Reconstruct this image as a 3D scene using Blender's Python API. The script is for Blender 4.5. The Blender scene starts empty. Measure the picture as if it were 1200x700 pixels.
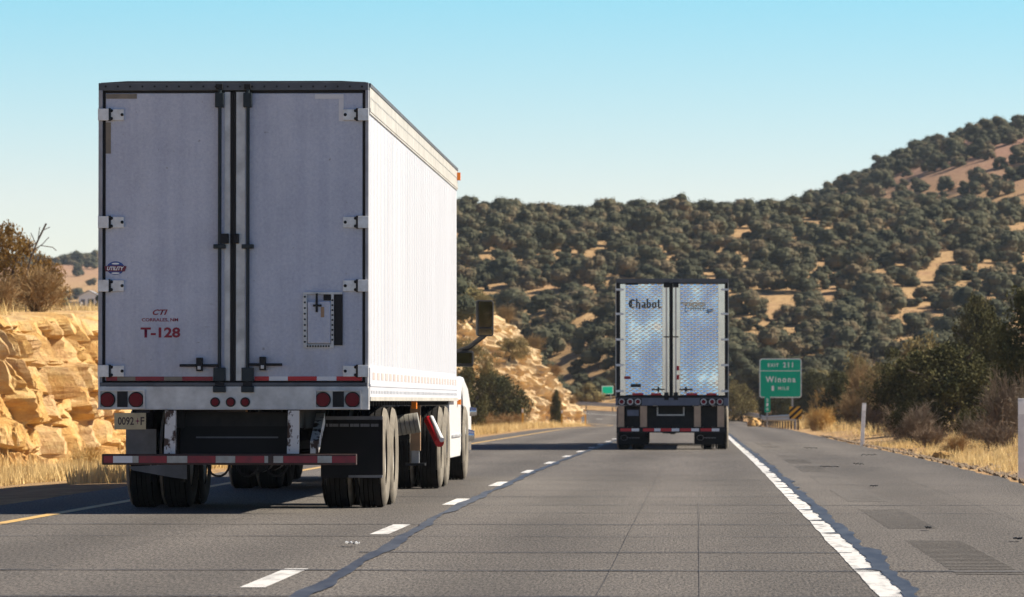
import bpy, math, random
import numpy as np
from mathutils import Vector, Matrix, Euler, noise

random.seed(7)
rng = np.random.default_rng(7)
SC = bpy.context.scene
COL = SC.collection
R_ = math.radians

# ------------------------------------------------------------------ camera
F = 5325.0                    # focal length in photo pixels (1200 wide): a long telephoto
EYE = 1.08
cam_d = bpy.data.cameras.new('camera')
cam = bpy.data.objects.new('camera', cam_d); COL.objects.link(cam)
cam_d.sensor_width = 36.0
cam_d.lens = F / 1200.0 * 36.0
cam_d.clip_start = 0.5; cam_d.clip_end = 12000
cam.location = (0, 0, EYE)
cam.rotation_euler = Euler((R_(90) + math.atan(120 / F), 0, math.atan(216 / F)))
cam_d.dof.use_dof = True
cam_d.dof.focus_distance = 40.0
cam_d.dof.aperture_fstop = 8.5
SC.camera = cam
ROT = cam.rotation_euler.to_matrix()

# ------------------------------------------------------------------ light
SUNV = Vector((1.15, 0.14, 1.0)).normalized()
EL = math.asin(SUNV.z); AZ = math.atan2(SUNV.x, SUNV.y)
SC.view_settings.view_transform = 'Standard'
SC.view_settings.look = 'None'
SC.view_settings.gamma = 1.0
SC.view_settings.exposure = 0.86
w = bpy.data.worlds.new('World'); SC.world = w; w.use_nodes = True
nt = w.node_tree
bg = nt.nodes['Background']
sky = nt.nodes.new('ShaderNodeTexSky'); sky.sky_type = 'NISHITA'
sky.sun_disc = False; sky.sun_elevation = EL; sky.sun_rotation = AZ
sky.altitude = 2000; sky.air_density = 1.0; sky.dust_density = 0.35; sky.ozone_density = 1.6
tcw = nt.nodes.new('ShaderNodeTexCoord'); spw = nt.nodes.new('ShaderNodeSeparateXYZ'); nt.links.new(tcw.outputs['Generated'], spw.inputs[0])
rw = nt.nodes.new('ShaderNodeValToRGB'); nt.links.new(spw.outputs[2], rw.inputs[0])
while len(rw.color_ramp.elements) < 5: rw.color_ramp.elements.new(0.5)
for e_, (p_, c_) in zip(rw.color_ramp.elements, ((0.0, (0.94, 0.80, 0.72)), (0.045, (0.92, 0.80, 0.74)), (0.10, (0.44, 0.83, 0.82)), (0.28, (0.30, 0.46, 0.70)), (0.55, (0.12, 0.17, 0.31)))):
    e_.position = p_; e_.color = (c_[0], c_[1], c_[2], 1)
mw = nt.nodes.new('ShaderNodeMix'); mw.data_type = 'RGBA'; mw.blend_type = 'MULTIPLY'; mw.inputs[0].default_value = 1
nt.links.new(sky.outputs[0], mw.inputs[6]); nt.links.new(rw.outputs[0], mw.inputs[7])
nt.links.new(mw.outputs[2], bg.inputs[0])
bg.inputs[1].default_value = 0.10
sun_d = bpy.data.lights.new('sun', 'SUN'); sun_d.energy = 5.0; sun_d.angle = R_(0.5)
sun_d.color = (1.0, 0.90, 0.74)
sun = bpy.data.objects.new('sun', sun_d); COL.objects.link(sun)
sun.rotation_euler = SUNV.to_track_quat('Z', 'Y').to_euler()


def ray(px, py):
    return ROT @ Vector(((px - 600) / F, (350 - py) / F, -1.0))


def at(px, py, Y):
    d = ray(px, py)
    t = Y / d.y
    return Vector((d.x * t, Y, EYE + d.z * t))


# ------------------------------------------------------------------ materials
def new_mat(name):
    m = bpy.data.materials.new(name); m.use_nodes = True
    return m, m.node_tree, m.node_tree.nodes['Principled BSDF']


def ramp(nt_, fac, stops):
    r = nt_.nodes.new('ShaderNodeValToRGB')
    while len(r.color_ramp.elements) < len(stops):
        r.color_ramp.elements.new(0.5)
    for e, (p, c) in zip(r.color_ramp.elements, stops):
        e.position = p
        e.color = (c[0], c[1], c[2], 1) if hasattr(c, '__len__') else (c, c, c, 1)
    nt_.links.new(fac, r.inputs[0])
    return r.outputs[0]


def coords(nt_, scale=(1, 1, 1), kind='Object'):
    tc = nt_.nodes.new('ShaderNodeTexCoord')
    mp = nt_.nodes.new('ShaderNodeMapping'); mp.inputs['Scale'].default_value = scale
    nt_.links.new(tc.outputs[kind], mp.inputs[0])
    return mp.outputs[0]


def nz(nt_, vec, scale, detail=4, rough=0.55, dist=0.0):
    n = nt_.nodes.new('ShaderNodeTexNoise')
    n.inputs['Scale'].default_value = scale; n.inputs['Detail'].default_value = detail
    n.inputs['Roughness'].default_value = rough; n.inputs['Distortion'].default_value = dist
    nt_.links.new(vec, n.inputs['Vector'])
    return n.outputs['Fac']


def mix(nt_, fac, a, b, mode='MIX'):
    m = nt_.nodes.new('ShaderNodeMix'); m.data_type = 'RGBA'; m.blend_type = mode
    for sock, v in ((m.inputs[0], fac), (m.inputs[6], a), (m.inputs[7], b)):
        if hasattr(v, 'is_linked'):
            nt_.links.new(v, sock)
        elif hasattr(v, '__len__'):
            sock.default_value = (*v[:3], 1)
        else:
            sock.default_value = v
    return m.outputs[2]


def bumped(nt_, b, height, strength, dist=0.01):
    bp = nt_.nodes.new('ShaderNodeBump'); bp.inputs['Strength'].default_value = strength
    bp.inputs['Distance'].default_value = dist
    nt_.links.new(height, bp.inputs['Height']); nt_.links.new(bp.outputs[0], b.inputs['Normal'])


def mat(name, col, rough=0.5, metal=0.0, col2=None, vscale=4.0, stretch=(1, 1, 1), bump=0, bscale=60, bdist=0.01, spec=0.5, lo=0.35, hi=0.7):
    m, t, b = new_mat(name)
    b.inputs['Base Color'].default_value = (*col, 1)
    b.inputs['Roughness'].default_value = rough; b.inputs['Metallic'].default_value = metal
    b.inputs['Specular IOR Level'].default_value = spec
    if col2 is not None:
        v = coords(t, stretch)
        t.links.new(ramp(t, nz(t, v, vscale, 6, 0.6), [(lo, col), (hi, col2)]), b.inputs['Base Color'])
    if bump:
        v2 = coords(t)
        bumped(t, b, nz(t, v2, bscale, 3), bump, bdist)
    return m


M = {}
def door_mat():
    m, t, b = new_mat('weathered white paint tinted shade blue')
    v = coords(t)
    st = nz(t, coords(t, (9, 9, 0.35)), 1.0, 5, 0.6); bl = nz(t, v, 1.6, 5, 0.65); fi = nz(t, v, 34, 4, 0.75)
    c = ramp(t, bl, [(0.3, (0.44, 0.475, 0.575)), (0.7, (0.55, 0.585, 0.685))])  # white paint tinted blue: shade on the rear put into the colour
    c = mix(t, 0.45, c, ramp(t, st, [(0.35, (0.40, 0.40, 0.40)), (0.6, (0.54, 0.54, 0.54))]), 'OVERLAY')
    c = mix(t, 0.5, c, ramp(t, fi, [(0.3, (0.34, 0.34, 0.35)), (0.7, (0.64, 0.64, 0.64))]), 'OVERLAY')
    sp = ramp(t, nz(t, v, 16, 2, 0.5), [(0.73, 0), (0.80, 0.55)])
    c = mix(t, sp, c, (0.16, 0.15, 0.16))
    # dried road spray, heaviest along the bottom
    sz = t.nodes.new('ShaderNodeSeparateXYZ'); t.links.new(v, sz.inputs[0])
    mz = t.nodes.new('ShaderNodeMapRange'); t.links.new(sz.outputs[2], mz.inputs[0])
    mz.inputs[1].default_value = 2.1; mz.inputs[2].default_value = 1.15; mz.inputs[3].default_value = 0.0; mz.inputs[4].default_value = 0.55
    mm_ = t.nodes.new('ShaderNodeMath'); mm_.operation = 'MULTIPLY'; t.links.new(mz.outputs[0], mm_.inputs[0])
    t.links.new(ramp(t, nz(t, coords(t, (4, 4, 1.2)), 1.6, 6, 0.7), [(0.3, 0.1), (0.7, 1.0)]), mm_.inputs[1])
    c = mix(t, mm_.outputs[0], c, (0.27, 0.255, 0.25))
    t.links.new(c, b.inputs['Base Color']); b.inputs['Roughness'].default_value = 0.42
    bumped(t, b, nz(t, v, 38, 3), 0.7, 0.006)
    return m


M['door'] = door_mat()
M['side'] = mat('trailer side white', (0.585, 0.61, 0.68), 0.4, 0, (0.52, 0.545, 0.61), 1.2, (1, 1, 0.25))
M['rail'] = mat('weathered aluminium rail', (0.62, 0.60, 0.55), 0.45, 0.3, (0.45, 0.43, 0.39), 3.0)
M['alu'] = mat('scuffed aluminium', (0.60, 0.60, 0.61), 0.42, 0.45, (0.36, 0.36, 0.37), 5.0, (1, 1, 1.0), 0.2, 90, 0.003)
M['steelgrey'] = mat('grey steel frame', (0.10, 0.11, 0.13), 0.5, 0.0, (0.06, 0.07, 0.08), 6)
M['post'] = mat('trailer corner post', (0.36, 0.37, 0.40), 0.5, 0.2, (0.25, 0.25, 0.27), 6)
M['black'] = mat('black steel', (0.012, 0.013, 0.016), 0.6, 0.0, (0.022, 0.022, 0.024), 8, spec=.25)
M['rod'] = mat('dark lock rod', (0.014, 0.024, 0.031), 0.5, 0.0, (0.025, 0.034, 0.04), 10, spec=.3)
M['gap'] = mat('door rubber seal', (0.012, 0.012, 0.014), 0.8)
M['hinge'] = mat('bright hinge plate', (0.74, 0.75, 0.77), 0.4, 0.3, (0.55, 0.55, 0.55), 14)
M['rusty'] = mat('white post with rust', (0.66, 0.65, 0.63), 0.6, 0, (0.06, 0.03, 0.02), 9, (1.2, 1.2, 0.8), 0, 60, lo=0.50, hi=0.56)
M['rubber'] = mat('tyre rubber', (0.012, 0.012, 0.013), 0.85, 0, (0.022, 0.021, 0.02), 9, spec=.2)
M['sidewall'] = mat('dusty tyre sidewall', (0.22, 0.195, 0.155), 0.85, 0, (0.12, 0.105, 0.085), 7)
M['rim'] = mat('steel wheel rim', (0.55, 0.52, 0.46), 0.45, 0.4, (0.36, 0.32, 0.26), 6)
M['flap'] = mat('black rubber mud flap', (0.010, 0.011, 0.013), 0.75, 0, (0.016, 0.016, 0.018), 4, spec=.2)
M['flapgrey'] = mat('grey plastic flap', (0.22, 0.23, 0.25), 0.6, 0, (0.14, 0.145, 0.155), 5)
M['red'] = mat('red reflective tape', (0.50, 0.012, 0.02), 0.4)
M['redold'] = mat('faded red tape', (0.33, 0.035, 0.045), 0.6, 0, (0.19, 0.035, 0.045), 12)
M['whitetape'] = mat('white reflective tape', (0.72, 0.73, 0.75), 0.4)
M['oldtape'] = mat('dirty old tape', (0.20, 0.175, 0.14), 0.7, 0, (0.26, 0.22, 0.17), 12)
M['oldwhite'] = mat('worn white tape', (0.45, 0.46, 0.43), 0.6, 0, (0.33, 0.31, 0.26), 10)
M['rustbar'] = mat('rusted guard bar', (0.035, 0.02, 0.02), 0.7, 0, (0.07, 0.035, 0.025), 12)
M['lens'] = mat('red lamp lens', (0.15, 0.003, 0.012), 0.3, spec=.2)
M['amber'] = mat('amber lamp lens', (0.85, 0.22, 0.01), 0.25)
M['letter_red'] = mat('dark red lettering', (0.23, 0.008, 0.03), 0.5)
M['logo_blue'] = mat('blue emblem', (0.02, 0.08, 0.32), 0.4)
M['logo_red'] = mat('maroon emblem banner', (0.16, 0.02, 0.05), 0.4)
M['white'] = mat('white vehicle paint', (0.80, 0.80, 0.80), 0.25, 0, (0.76, 0.76, 0.77), 3)
M['plate'] = mat('yellow plate', (0.50, 0.42, 0.25), 0.5, 0, (0.36, 0.31, 0.2), 9)
M['platetext'] = mat('plate characters', (0.05, 0.03, 0.03), 0.6)
M['chrome'] = mat('chrome', (0.75, 0.75, 0.76), 0.25, 1.0)
M['glass'] = mat('dark window glass', (0.02, 0.025, 0.03), 0.06)
M['mirror'] = mat('mirror glass', (0.62, 0.66, 0.66), 0.03, 1.0)
M['leg'] = mat('tan painted landing leg', (0.40, 0.25, 0.14), 0.6, 0, (0.24, 0.16, 0.1), 6)
M['grey'] = mat('grey ribbed hose', (0.32, 0.31, 0.28), 0.7, 0, (0.2, 0.2, 0.18), 8)
M['peach'] = mat('tan painted guard post', (0.46, 0.33, 0.22), 0.55, 0, (0.36, 0.25, 0.17), 6)
M['sill2'] = mat('blue grey steel sill', (0.11, 0.13, 0.19), 0.5, 0, (0.075, 0.09, 0.13), 5)
M['strip2'] = mat('polished trim strip', (0.74, 0.76, 0.78), 0.15, 1.0, (0.64, 0.66, 0.68), 3)
M['blackletter'] = mat('black door lettering', (0.012, 0.012, 0.018), 0.5)
M['green'] = mat('sign green', (0.0, 0.46, 0.27), 0.5, 0, (0.0, 0.42, 0.25), 2, spec=.05)
M['signwhite'] = mat('sign white', (0.90, 0.92, 0.91), 0.5)
M['galv'] = mat('galvanised steel', (0.42, 0.44, 0.46), 0.45, 0.5, (0.30, 0.31, 0.33), 5)
M['wood'] = mat('weathered rail post', (0.085, 0.083, 0.08), 0.7, 0, (0.05, 0.05, 0.05), 8)
M['yellow'] = mat('marker yellow', (0.72, 0.40, 0.02), 0.5)
M['whitepost'] = mat('white marker post', (0.78, 0.79, 0.80), 0.5, 0, (0.6, 0.6, 0.6), 6)
M['tar'] = mat('crack sealing tar', (0.022, 0.028, 0.042), 0.55, 0, (0.07, 0.078, 0.095), 6, (1, 0.25, 1), 0.3, 20, 0.01)
M['crack'] = mat('thin crack tar', (0.035, 0.037, 0.042), 0.6)
M['faintcrack'] = mat('faint old crack', (0.088, 0.082, 0.077), 0.8)
M['paint'] = mat('white road paint', (0.66, 0.65, 0.63), 0.6, 0, (0.26, 0.25, 0.24), 9, (1, 0.2, 1), lo=.48, hi=.72)
M['paint_y'] = mat('yellow road paint', (0.72, 0.44, 0.12), 0.6, 0, (0.45, 0.32, 0.15), 5)


def quilt_mat():
    m, t, b = new_mat('quilted stainless steel')
    b.inputs['Base Color'].default_value = (0.95, 0.96, 0.97, 1)
    b.inputs['Metallic'].default_value = 1.0; b.inputs['Roughness'].default_value = 0.16
    v = coords(t)
    sep = t.nodes.new('ShaderNodeSeparateXYZ'); t.links.new(v, sep.inputs[0])

    def wave(sgn):
        a = t.nodes.new('ShaderNodeMath'); a.operation = 'MULTIPLY_ADD'
        t.links.new(sep.outputs[0], a.inputs[0]); a.inputs[1].default_value = sgn * 0.62; t.links.new(sep.outputs[2], a.inputs[2])
        s = t.nodes.new('ShaderNodeMath'); s.operation = 'MULTIPLY'; t.links.new(a.outputs[0], s.inputs[0]); s.inputs[1].default_value = 2 * math.pi / 0.185
        c = t.nodes.new('ShaderNodeMath'); c.operation = 'SINE'; t.links.new(s.outputs[0], c.inputs[0])
        ab = t.nodes.new('ShaderNodeMath'); ab.operation = 'ABSOLUTE'; t.links.new(c.outputs[0], ab.inputs[0])
        return ab.outputs[0]
    w1, w2 = wave(1), wave(-1)
    mu = t.nodes.new('ShaderNodeMath'); mu.operation = 'MULTIPLY'; t.links.new(w1, mu.inputs[0]); t.links.new(w2, mu.inputs[1])
    tcq = t.nodes.new('ShaderNodeTexCoord'); mpq = t.nodes.new('ShaderNodeMapping')
    mpq.inputs['Rotation'].default_value = (0, R_(40), 0); mpq.inputs['Scale'].default_value = (0.55, 1, 1.5)
    t.links.new(tcq.outputs['Object'], mpq.inputs[0]); big = nz(t, mpq.outputs[0], 0.6, 2)
    ad = t.nodes.new('ShaderNodeMath'); ad.operation = 'MULTIPLY_ADD'; t.links.new(big, ad.inputs[0]); ad.inputs[1].default_value = 26.0
    mq = t.nodes.new('ShaderNodeMath'); mq.operation = 'MULTIPLY'; t.links.new(mu.outputs[0], mq.inputs[0]); t.links.new(ramp(t, nz(t, coords(t, (1, 1, .7)), 1.4, 3), [(0.35, 0.05), (0.65, 1.0)]), mq.inputs[1])
    mq2 = t.nodes.new('ShaderNodeMath'); mq2.operation = 'MULTIPLY'; t.links.new(mq.outputs[0], mq2.inputs[0]); mq2.inputs[1].default_value = 5.0
    t.links.new(mq2.outputs[0], ad.inputs[2])
    bumped(t, b, ad.outputs[0], 0.20, 0.010)
    return m


M['quilt'] = quilt_mat()


def road_mat():
    m, t, b = new_mat('worn asphalt')
    v = coords(t)
    big = nz(t, coords(t, (0.5, 0.09, 1)), 1.0, 4)
    mid = nz(t, v, 1.7, 5, 0.65)
    fine = nz(t, coords(t, (1, 0.13, 1)), 60, 4, 0.85)
    fine2 = nz(t, v, 14, 3, 0.7)
    c = ramp(t, big, [(0.3, (0.092, 0.084, 0.077)), (0.7, (0.128, 0.117, 0.107))])
    c = mix(t, 0.55, c, ramp(t, mid, [(0.3, (0.42, 0.42, 0.42)), (0.75, (0.58, 0.57, 0.56))]), 'OVERLAY')
    c = mix(t, 1.0, c, ramp(t, fine, [(0.39, (0.08, 0.08, 0.08)), (0.5, (0.5, 0.5, 0.5)), (0.61, (0.92, 0.91, 0.89))]), 'OVERLAY')
    c = mix(t, 0.5, c, ramp(t, fine2, [(0.3, (0.3, 0.3, 0.3)), (0.7, (0.7, 0.7, 0.7))]), 'OVERLAY')
    # wheel paths worn by traffic
    sep = t.nodes.new('ShaderNodeSeparateXYZ'); t.links.new(v, sep.inputs[0])
    wv = t.nodes.new('ShaderNodeMath'); wv.operation = 'MULTIPLY_ADD'
    t.links.new(sep.outputs[0], wv.inputs[0]); wv.inputs[1].default_value = 2 * math.pi / 1.8; wv.inputs[2].default_value = 2.6
    sn = t.nodes.new('ShaderNodeMath'); sn.operation = 'SINE'; t.links.new(wv.outputs[0], sn.inputs[0])
    mr = t.nodes.new('ShaderNodeMapRange'); t.links.new(sn.outputs[0], mr.inputs[0]); mr.inputs[1].default_value = -1
    mr.inputs[3].default_value = 0.42; mr.inputs[4].default_value = 0.58
    c = mix(t, 0.8, c, mr.outputs[0], 'OVERLAY')
    t.links.new(c, b.inputs['Base Color'])
    b.inputs['Roughness'].default_value = 0.85; b.inputs['Specular IOR Level'].default_value = 0.3
    bumped(t, b, fine, 0.6, 0.012)
    return m


M['road'] = road_mat()


def ground_mat():
    m, t, b = new_mat('dry grass and dirt ground')
    v = coords(t)
    n1 = nz(t, v, 0.12, 6, 0.6); n2 = nz(t, v, 1.3, 6, 0.65); n3 = nz(t, v, 9, 4, 0.7)
    c = ramp(t, n2, [(0.25, (0.24, 0.15, 0.08)), (0.5, (0.38, 0.25, 0.125)), (0.75, (0.54, 0.38, 0.21))])
    c2 = ramp(t, n2, [(0.25, (0.24, 0.12, 0.075)), (0.75, (0.42, 0.25, 0.16))])
    c = mix(t, ramp(t, n1, [(0.5, 0.0), (0.7, 0.5)]), c, c2)
    # the rocky upper right slope is redder
    sep = t.nodes.new('ShaderNodeSeparateXYZ'); t.links.new(v, sep.inputs[0])
    mr = t.nodes.new('ShaderNodeMapRange'); t.links.new(sep.outputs[2], mr.inputs[0])
    mr.inputs[1].default_value = 30; mr.inputs[2].default_value = 44
    c = mix(t, mr.outputs[0], c, ramp(t, n2, [(0.3, (0.25, 0.135, 0.10)), (0.7, (0.40, 0.25, 0.175))]))
    c = mix(t, 0.5, c, ramp(t, n3, [(0.3, (0.35, 0.35, 0.35)), (0.7, (0.68, 0.67, 0.65))]), 'OVERLAY')
    t.links.new(c, b.inputs['Base Color']); b.inputs['Roughness'].default_value = 0.95
    b.inputs['Specular IOR Level'].default_value = 0.1
    bumped(t, b, n3, 0.8, 0.08)
    return m


M['ground'] = ground_mat()


def rock_mat():
    m, t, b = new_mat('ochre sandstone')
    v = coords(t); vs = coords(t, (0.6, 0.6, 2.2))
    n1 = nz(t, vs, 0.9, 6, 0.6); n2 = nz(t, v, 7, 6, 0.7); n3 = nz(t, v, 0.5, 3)
    c = ramp(t, n1, [(0.25, (0.50, 0.26, 0.08)), (0.5, (0.66, 0.42, 0.16)), (0.75, (0.74, 0.57, 0.32))])
    c = mix(t, ramp(t, n3, [(0.45, 0), (0.65, 0.55)]), c, (0.60, 0.45, 0.29))
    spr = t.nodes.new('ShaderNodeSeparateXYZ'); t.links.new(v, spr.inputs[0])
    mrr = t.nodes.new('ShaderNodeMapRange'); t.links.new(spr.outputs[1], mrr.inputs[0]); mrr.inputs[1].default_value = 200; mrr.inputs[2].default_value = 320; mrr.inputs[4].default_value = 0.6
    c = mix(t, mrr.outputs[0], c, ramp(t, nz(t, v, 0.7, 5, 0.65), [(0.35, (0.52, 0.40, 0.26)), (0.6, (0.76, 0.64, 0.44))]))
    c = mix(t, 0.6, c, ramp(t, n2, [(0.3, (0.32, 0.31, 0.30)), (0.7, (0.66, 0.65, 0.63))]), 'OVERLAY')
    t.links.new(c, b.inputs['Base Color']); b.inputs['Roughness'].default_value = 0.9; b.inputs['Specular IOR Level'].default_value = 0.15
    bumped(t, b, nz(t, v, 4, 8, 0.75), 1.0, 0.12)
    return m


M['rock'] = rock_mat()


def leaf_mat(name, a, c, scale=1.1, trans=0.0, brown=None):
    m, t, b = new_mat(name)
    oi = t.nodes.new('ShaderNodeObjectInfo')
    v = coords(t)
    n = nz(t, v, scale, 3)
    base = ramp(t, n, [(0.3, a), (0.7, c)]) if brown is None else ramp(t, n, [(0.3, a), (0.52, c), (0.64, brown), (0.75, c)])
    base = mix(t, 0.5, base, ramp(t, oi.outputs['Random'], [(0, (0.40, 0.43, 0.42)), (0.5, (0.5, 0.5, 0.5)), (1, (0.62, 0.56, 0.5))]), 'OVERLAY')
    t.links.new(base, b.inputs['Base Color']); b.inputs['Roughness'].default_value = 0.75
    b.inputs['Specular IOR Level'].default_value = 0.06
    if trans:
        b.inputs['Transmission Weight'].default_value = 0
        tr = t.nodes.new('ShaderNodeBsdfTranslucent'); t.links.new(base, tr.inputs[0])
        ms = t.nodes.new('ShaderNodeMixShader'); ms.inputs[0].default_value = trans
        t.links.new(b.outputs[0], ms.inputs[1]); t.links.new(tr.outputs[0], ms.inputs[2])
        t.links.new(ms.outputs[0], t.nodes['Material Output'].inputs[0])
    return m


M['leaf_far'] = leaf_mat('hill juniper foliage', (0.028, 0.034, 0.023), (0.074, 0.076, 0.048), 0.22, 0, (0.125, 0.098, 0.06))
M['leaf'] = leaf_mat('juniper foliage', (0.026, 0.032, 0.014), (0.10, 0.092, 0.038), 1.3, 0.10)
M['leaf_gold'] = leaf_mat('golden brown juniper foliage', (0.16, 0.095, 0.03), (0.33, 0.19, 0.06), 1.6, 0.35)  # golden brown base colour, more translucent than the other junipers
M['leaf_olive'] = leaf_mat('olive scrub foliage', (0.14, 0.12, 0.05), (0.25, 0.20, 0.095), 1.4, 0.2)
M['twig'] = leaf_mat('bare tan twigs', (0.29, 0.20, 0.10), (0.43, 0.31, 0.17), 2.0)
M['twig_grey'] = leaf_mat('bare grey twigs', (0.19, 0.15, 0.115), (0.30, 0.24, 0.18), 2.0)
M['twig_gold'] = leaf_mat('golden dry twigs', (0.50, 0.34, 0.13), (0.72, 0.53, 0.24), 2.0)
M['bark'] = mat('dark bark', (0.07, 0.05, 0.04), 0.9, 0, (0.12, 0.09, 0.07), 5)
M['grass'] = leaf_mat('dry straw grass', (0.60, 0.43, 0.18), (0.80, 0.63, 0.33), 0.7, 0.3)


# ------------------------------------------------------------------ mesh helpers
class MB:
    def __init__(self):
        self.v = []; self.f = []; self.mi = []; self.sm = []; self.mats = []

    def m(self, key):
        if key not in self.mats:
            self.mats.append(key)
        return self.mats.index(key)

    def add(self, verts, faces, key, smooth=False):
        o = len(self.v); k = self.m(key)
        self.v.extend([tuple(p) for p in verts])
        for f in faces:
            self.f.append(tuple(i + o for i in f)); self.mi.append(k); self.sm.append(smooth)
        return self

    def box(self, x0, x1, y0, y1, z0, z1, key):
        x0, x1 = min(x0, x1), max(x0, x1); y0, y1 = min(y0, y1), max(y0, y1); z0, z1 = min(z0, z1), max(z0, z1)
        vs = [(x, y, z) for x in (x0, x1) for y in (y0, y1) for z in (z0, z1)]
        return self.add(vs, [(0, 1, 3, 2), (4, 6, 7, 5), (0, 4, 5, 1), (2, 3, 7, 6), (0, 2, 6, 4), (1, 5, 7, 3)], key)

    def tube(self, p0, p1, r0, key, r1=None, n=10, smooth=True, caps=True):
        p0 = Vector(p0); p1 = Vector(p1); r1 = r0 if r1 is None else r1
        d = (p1 - p0)
        if d.length < 1e-6:
            return self
        d.normalize()
        a = d.orthogonal().normalized(); b = d.cross(a)
        vs = []
        for p, r in ((p0, r0), (p1, r1)):
            for i in range(n):
                t = 2 * math.pi * i / n
                vs.append(p + a * (r * math.cos(t)) + b * (r * math.sin(t)))
        fs = [(i, (i + 1) % n, n + (i + 1) % n, n + i) for i in range(n)]
        self.add(vs, fs, key, smooth)
        if caps:
            self.add(vs, [tuple(range(n - 1, -1, -1)), tuple(range(n, 2 * n))], key, False)
        return self

    def path(self, pts, r, key, n=8):
        for a, b in zip(pts[:-1], pts[1:]):
            self.tube(a, b, r, key, n=n)
        return self

    def lathe_x(self, prof, key, n=40, c=(0, 0, 0), smooth=True, close=False):
        """prof: list of (x, r) swept about the X axis"""
        vs = []; k = len(prof)
        for i in range(n):
            t = 2 * math.pi * i / n
            for x, r in prof:
                vs.append((c[0] + x, c[1] + r * math.cos(t), c[2] + r * math.sin(t)))
        fs = []
        for i in range(n):
            j = (i + 1) % n
            for q in range(k - 1 if not close else k):
                q2 = (q + 1) % k
                fs.append((i * k + q, i * k + q2, j * k + q2, j * k + q))
        return self.add(vs, fs, key, smooth)

    def prism_y(self, poly, y0, y1, key):
        """poly: (x, z) outline extruded along Y"""
        n = len(poly)
        vs = [(x, y0, z) for x, z in poly] + [(x, y1, z) for x, z in poly]
        fs = [(i, (i + 1) % n, n + (i + 1) % n, n + i) for i in range(n)] + [tuple(range(n - 1, -1, -1)), tuple(range(n, 2 * n))]
        return self.add(vs, fs, key)

    def prism_x(self, poly, x0, x1, key):
        """poly: (y, z) outline extruded along X"""
        n = len(poly)
        vs = [(x0, y, z) for y, z in poly] + [(x1, y, z) for y, z in poly]
        fs = [(i, (i + 1) % n, n + (i + 1) % n, n + i) for i in range(n)] + [tuple(range(n - 1, -1, -1)), tuple(range(n, 2 * n))]
        return self.add(vs, fs, key)

    def disc(self, x, z, r, y0, y1, key, n=24, rx=None):
        rx = r if rx is None else rx
        return self.prism_y([(x + rx * math.cos(2 * math.pi * i / n), z + r * math.sin(2 * math.pi * i / n)) for i in range(n)], y0, y1, key)

    def mesh(self, name):
        me = bpy.data.meshes.new(name)
        me.from_pydata(self.v, [], self.f)
        for k in self.mats:
            me.materials.append(M[k])
        me.polygons.foreach_set('material_index', self.mi)
        me.polygons.foreach_set('use_smooth', self.sm)
        me.update()
        import bmesh
        b = bmesh.new(); b.from_mesh(me); bmesh.ops.recalc_face_normals(b, faces=b.faces); b.to_mesh(me); b.free()
        return me

    def build(self, name, parent=None, loc=(0, 0, 0), bevel=0):
        o = link(name, self.mesh(name), parent, loc)
        if bevel:
            bv = o.modifiers.new('Bevel', 'BEVEL'); bv.width = bevel; bv.segments = 2; bv.limit_method = 'ANGLE'
        return o


def link(name, data, parent=None, loc=(0, 0, 0)):
    o = bpy.data.objects.new(name, data); COL.objects.link(o)
    o.location = loc
    if parent:
        o.parent = parent
    return o


def tag(o, label, cat, group=None, kind=None):
    if label: o['label'] = label
    if cat: o['category'] = cat
    if group: o['group'] = group
    if kind: o['kind'] = kind
    return o


def thing(name, label, cat, loc=(0, 0, 0), rz=0, group=None):
    o = link(name, None, None, loc); o.rotation_euler = (0, 0, rz)
    o.empty_display_size = 0.3
    return tag(o, label, cat, group)


def struct(o):
    o['kind'] = 'structure'
    return o


def fast_mesh(name, verts, nside, mat_key, smooth=False):
    """verts: (n*nside, 3) array, consecutive n-gons"""
    me = bpy.data.meshes.new(name)
    nv = len(verts); nf = nv // nside
    me.vertices.add(nv); me.vertices.foreach_set('co', np.asarray(verts, np.float32).ravel())
    me.loops.add(nv); me.loops.foreach_set('vertex_index', np.arange(nv, dtype=np.int32))
    me.polygons.add(nf); me.polygons.foreach_set('loop_start', np.arange(0, nv, nside, dtype=np.int32))
    me.materials.append(M[mat_key])
    me.update(calc_edges=True); me.validate()
    return me


def text_mesh(body, bold=0.0, shear=0.0, space=1.0):
    cu = bpy.data.curves.new('lettering', 'FONT')
    cu.body = body; cu.align_x = 'CENTER'; cu.size = 1.0; cu.offset = bold; cu.shear = shear; cu.extrude = 0.0; cu.resolution_u = 3; cu.space_character = space
    ob = bpy.data.objects.new('lettering', cu); COL.objects.link(ob)
    dg = bpy.context.evaluated_depsgraph_get()
    me = bpy.data.meshes.new_from_object(ob.evaluated_get(dg))
    bpy.data.objects.remove(ob); bpy.data.curves.remove(cu)
    return me


def text(name, body, x, z, wd, ht, y, key, parent, bold=0.0, shear=0.0, space=1.0):
    """Raised lettering facing -Y, fitted to wd x ht and centred on (x, z)."""
    me = text_mesh(body, bold, shear, space)
    co = np.empty(len(me.vertices) * 3, np.float32); me.vertices.foreach_get('co', co); co = co.reshape(-1, 3)
    mn, mx = co.min(0), co.max(0)
    u = (co[:, 0] - (mn[0] + mx[0]) / 2) / (mx[0] - mn[0]) * wd + x
    v = (co[:, 1] - (mn[1] + mx[1]) / 2) / (mx[1] - mn[1]) * ht + z
    out = np.stack([u, np.full_like(u, y), v], 1)
    me.vertices.foreach_set('co', out.astype(np.float32).ravel()); me.update()
    me.materials.clear(); me.materials.append(M[key])
    return link(name, me, parent)


# ------------------------------------------------------------------ the lie of the land
def S(t):
    t = min(1.0, max(0.0, t)); return t * t * (3 - 2 * t)


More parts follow.
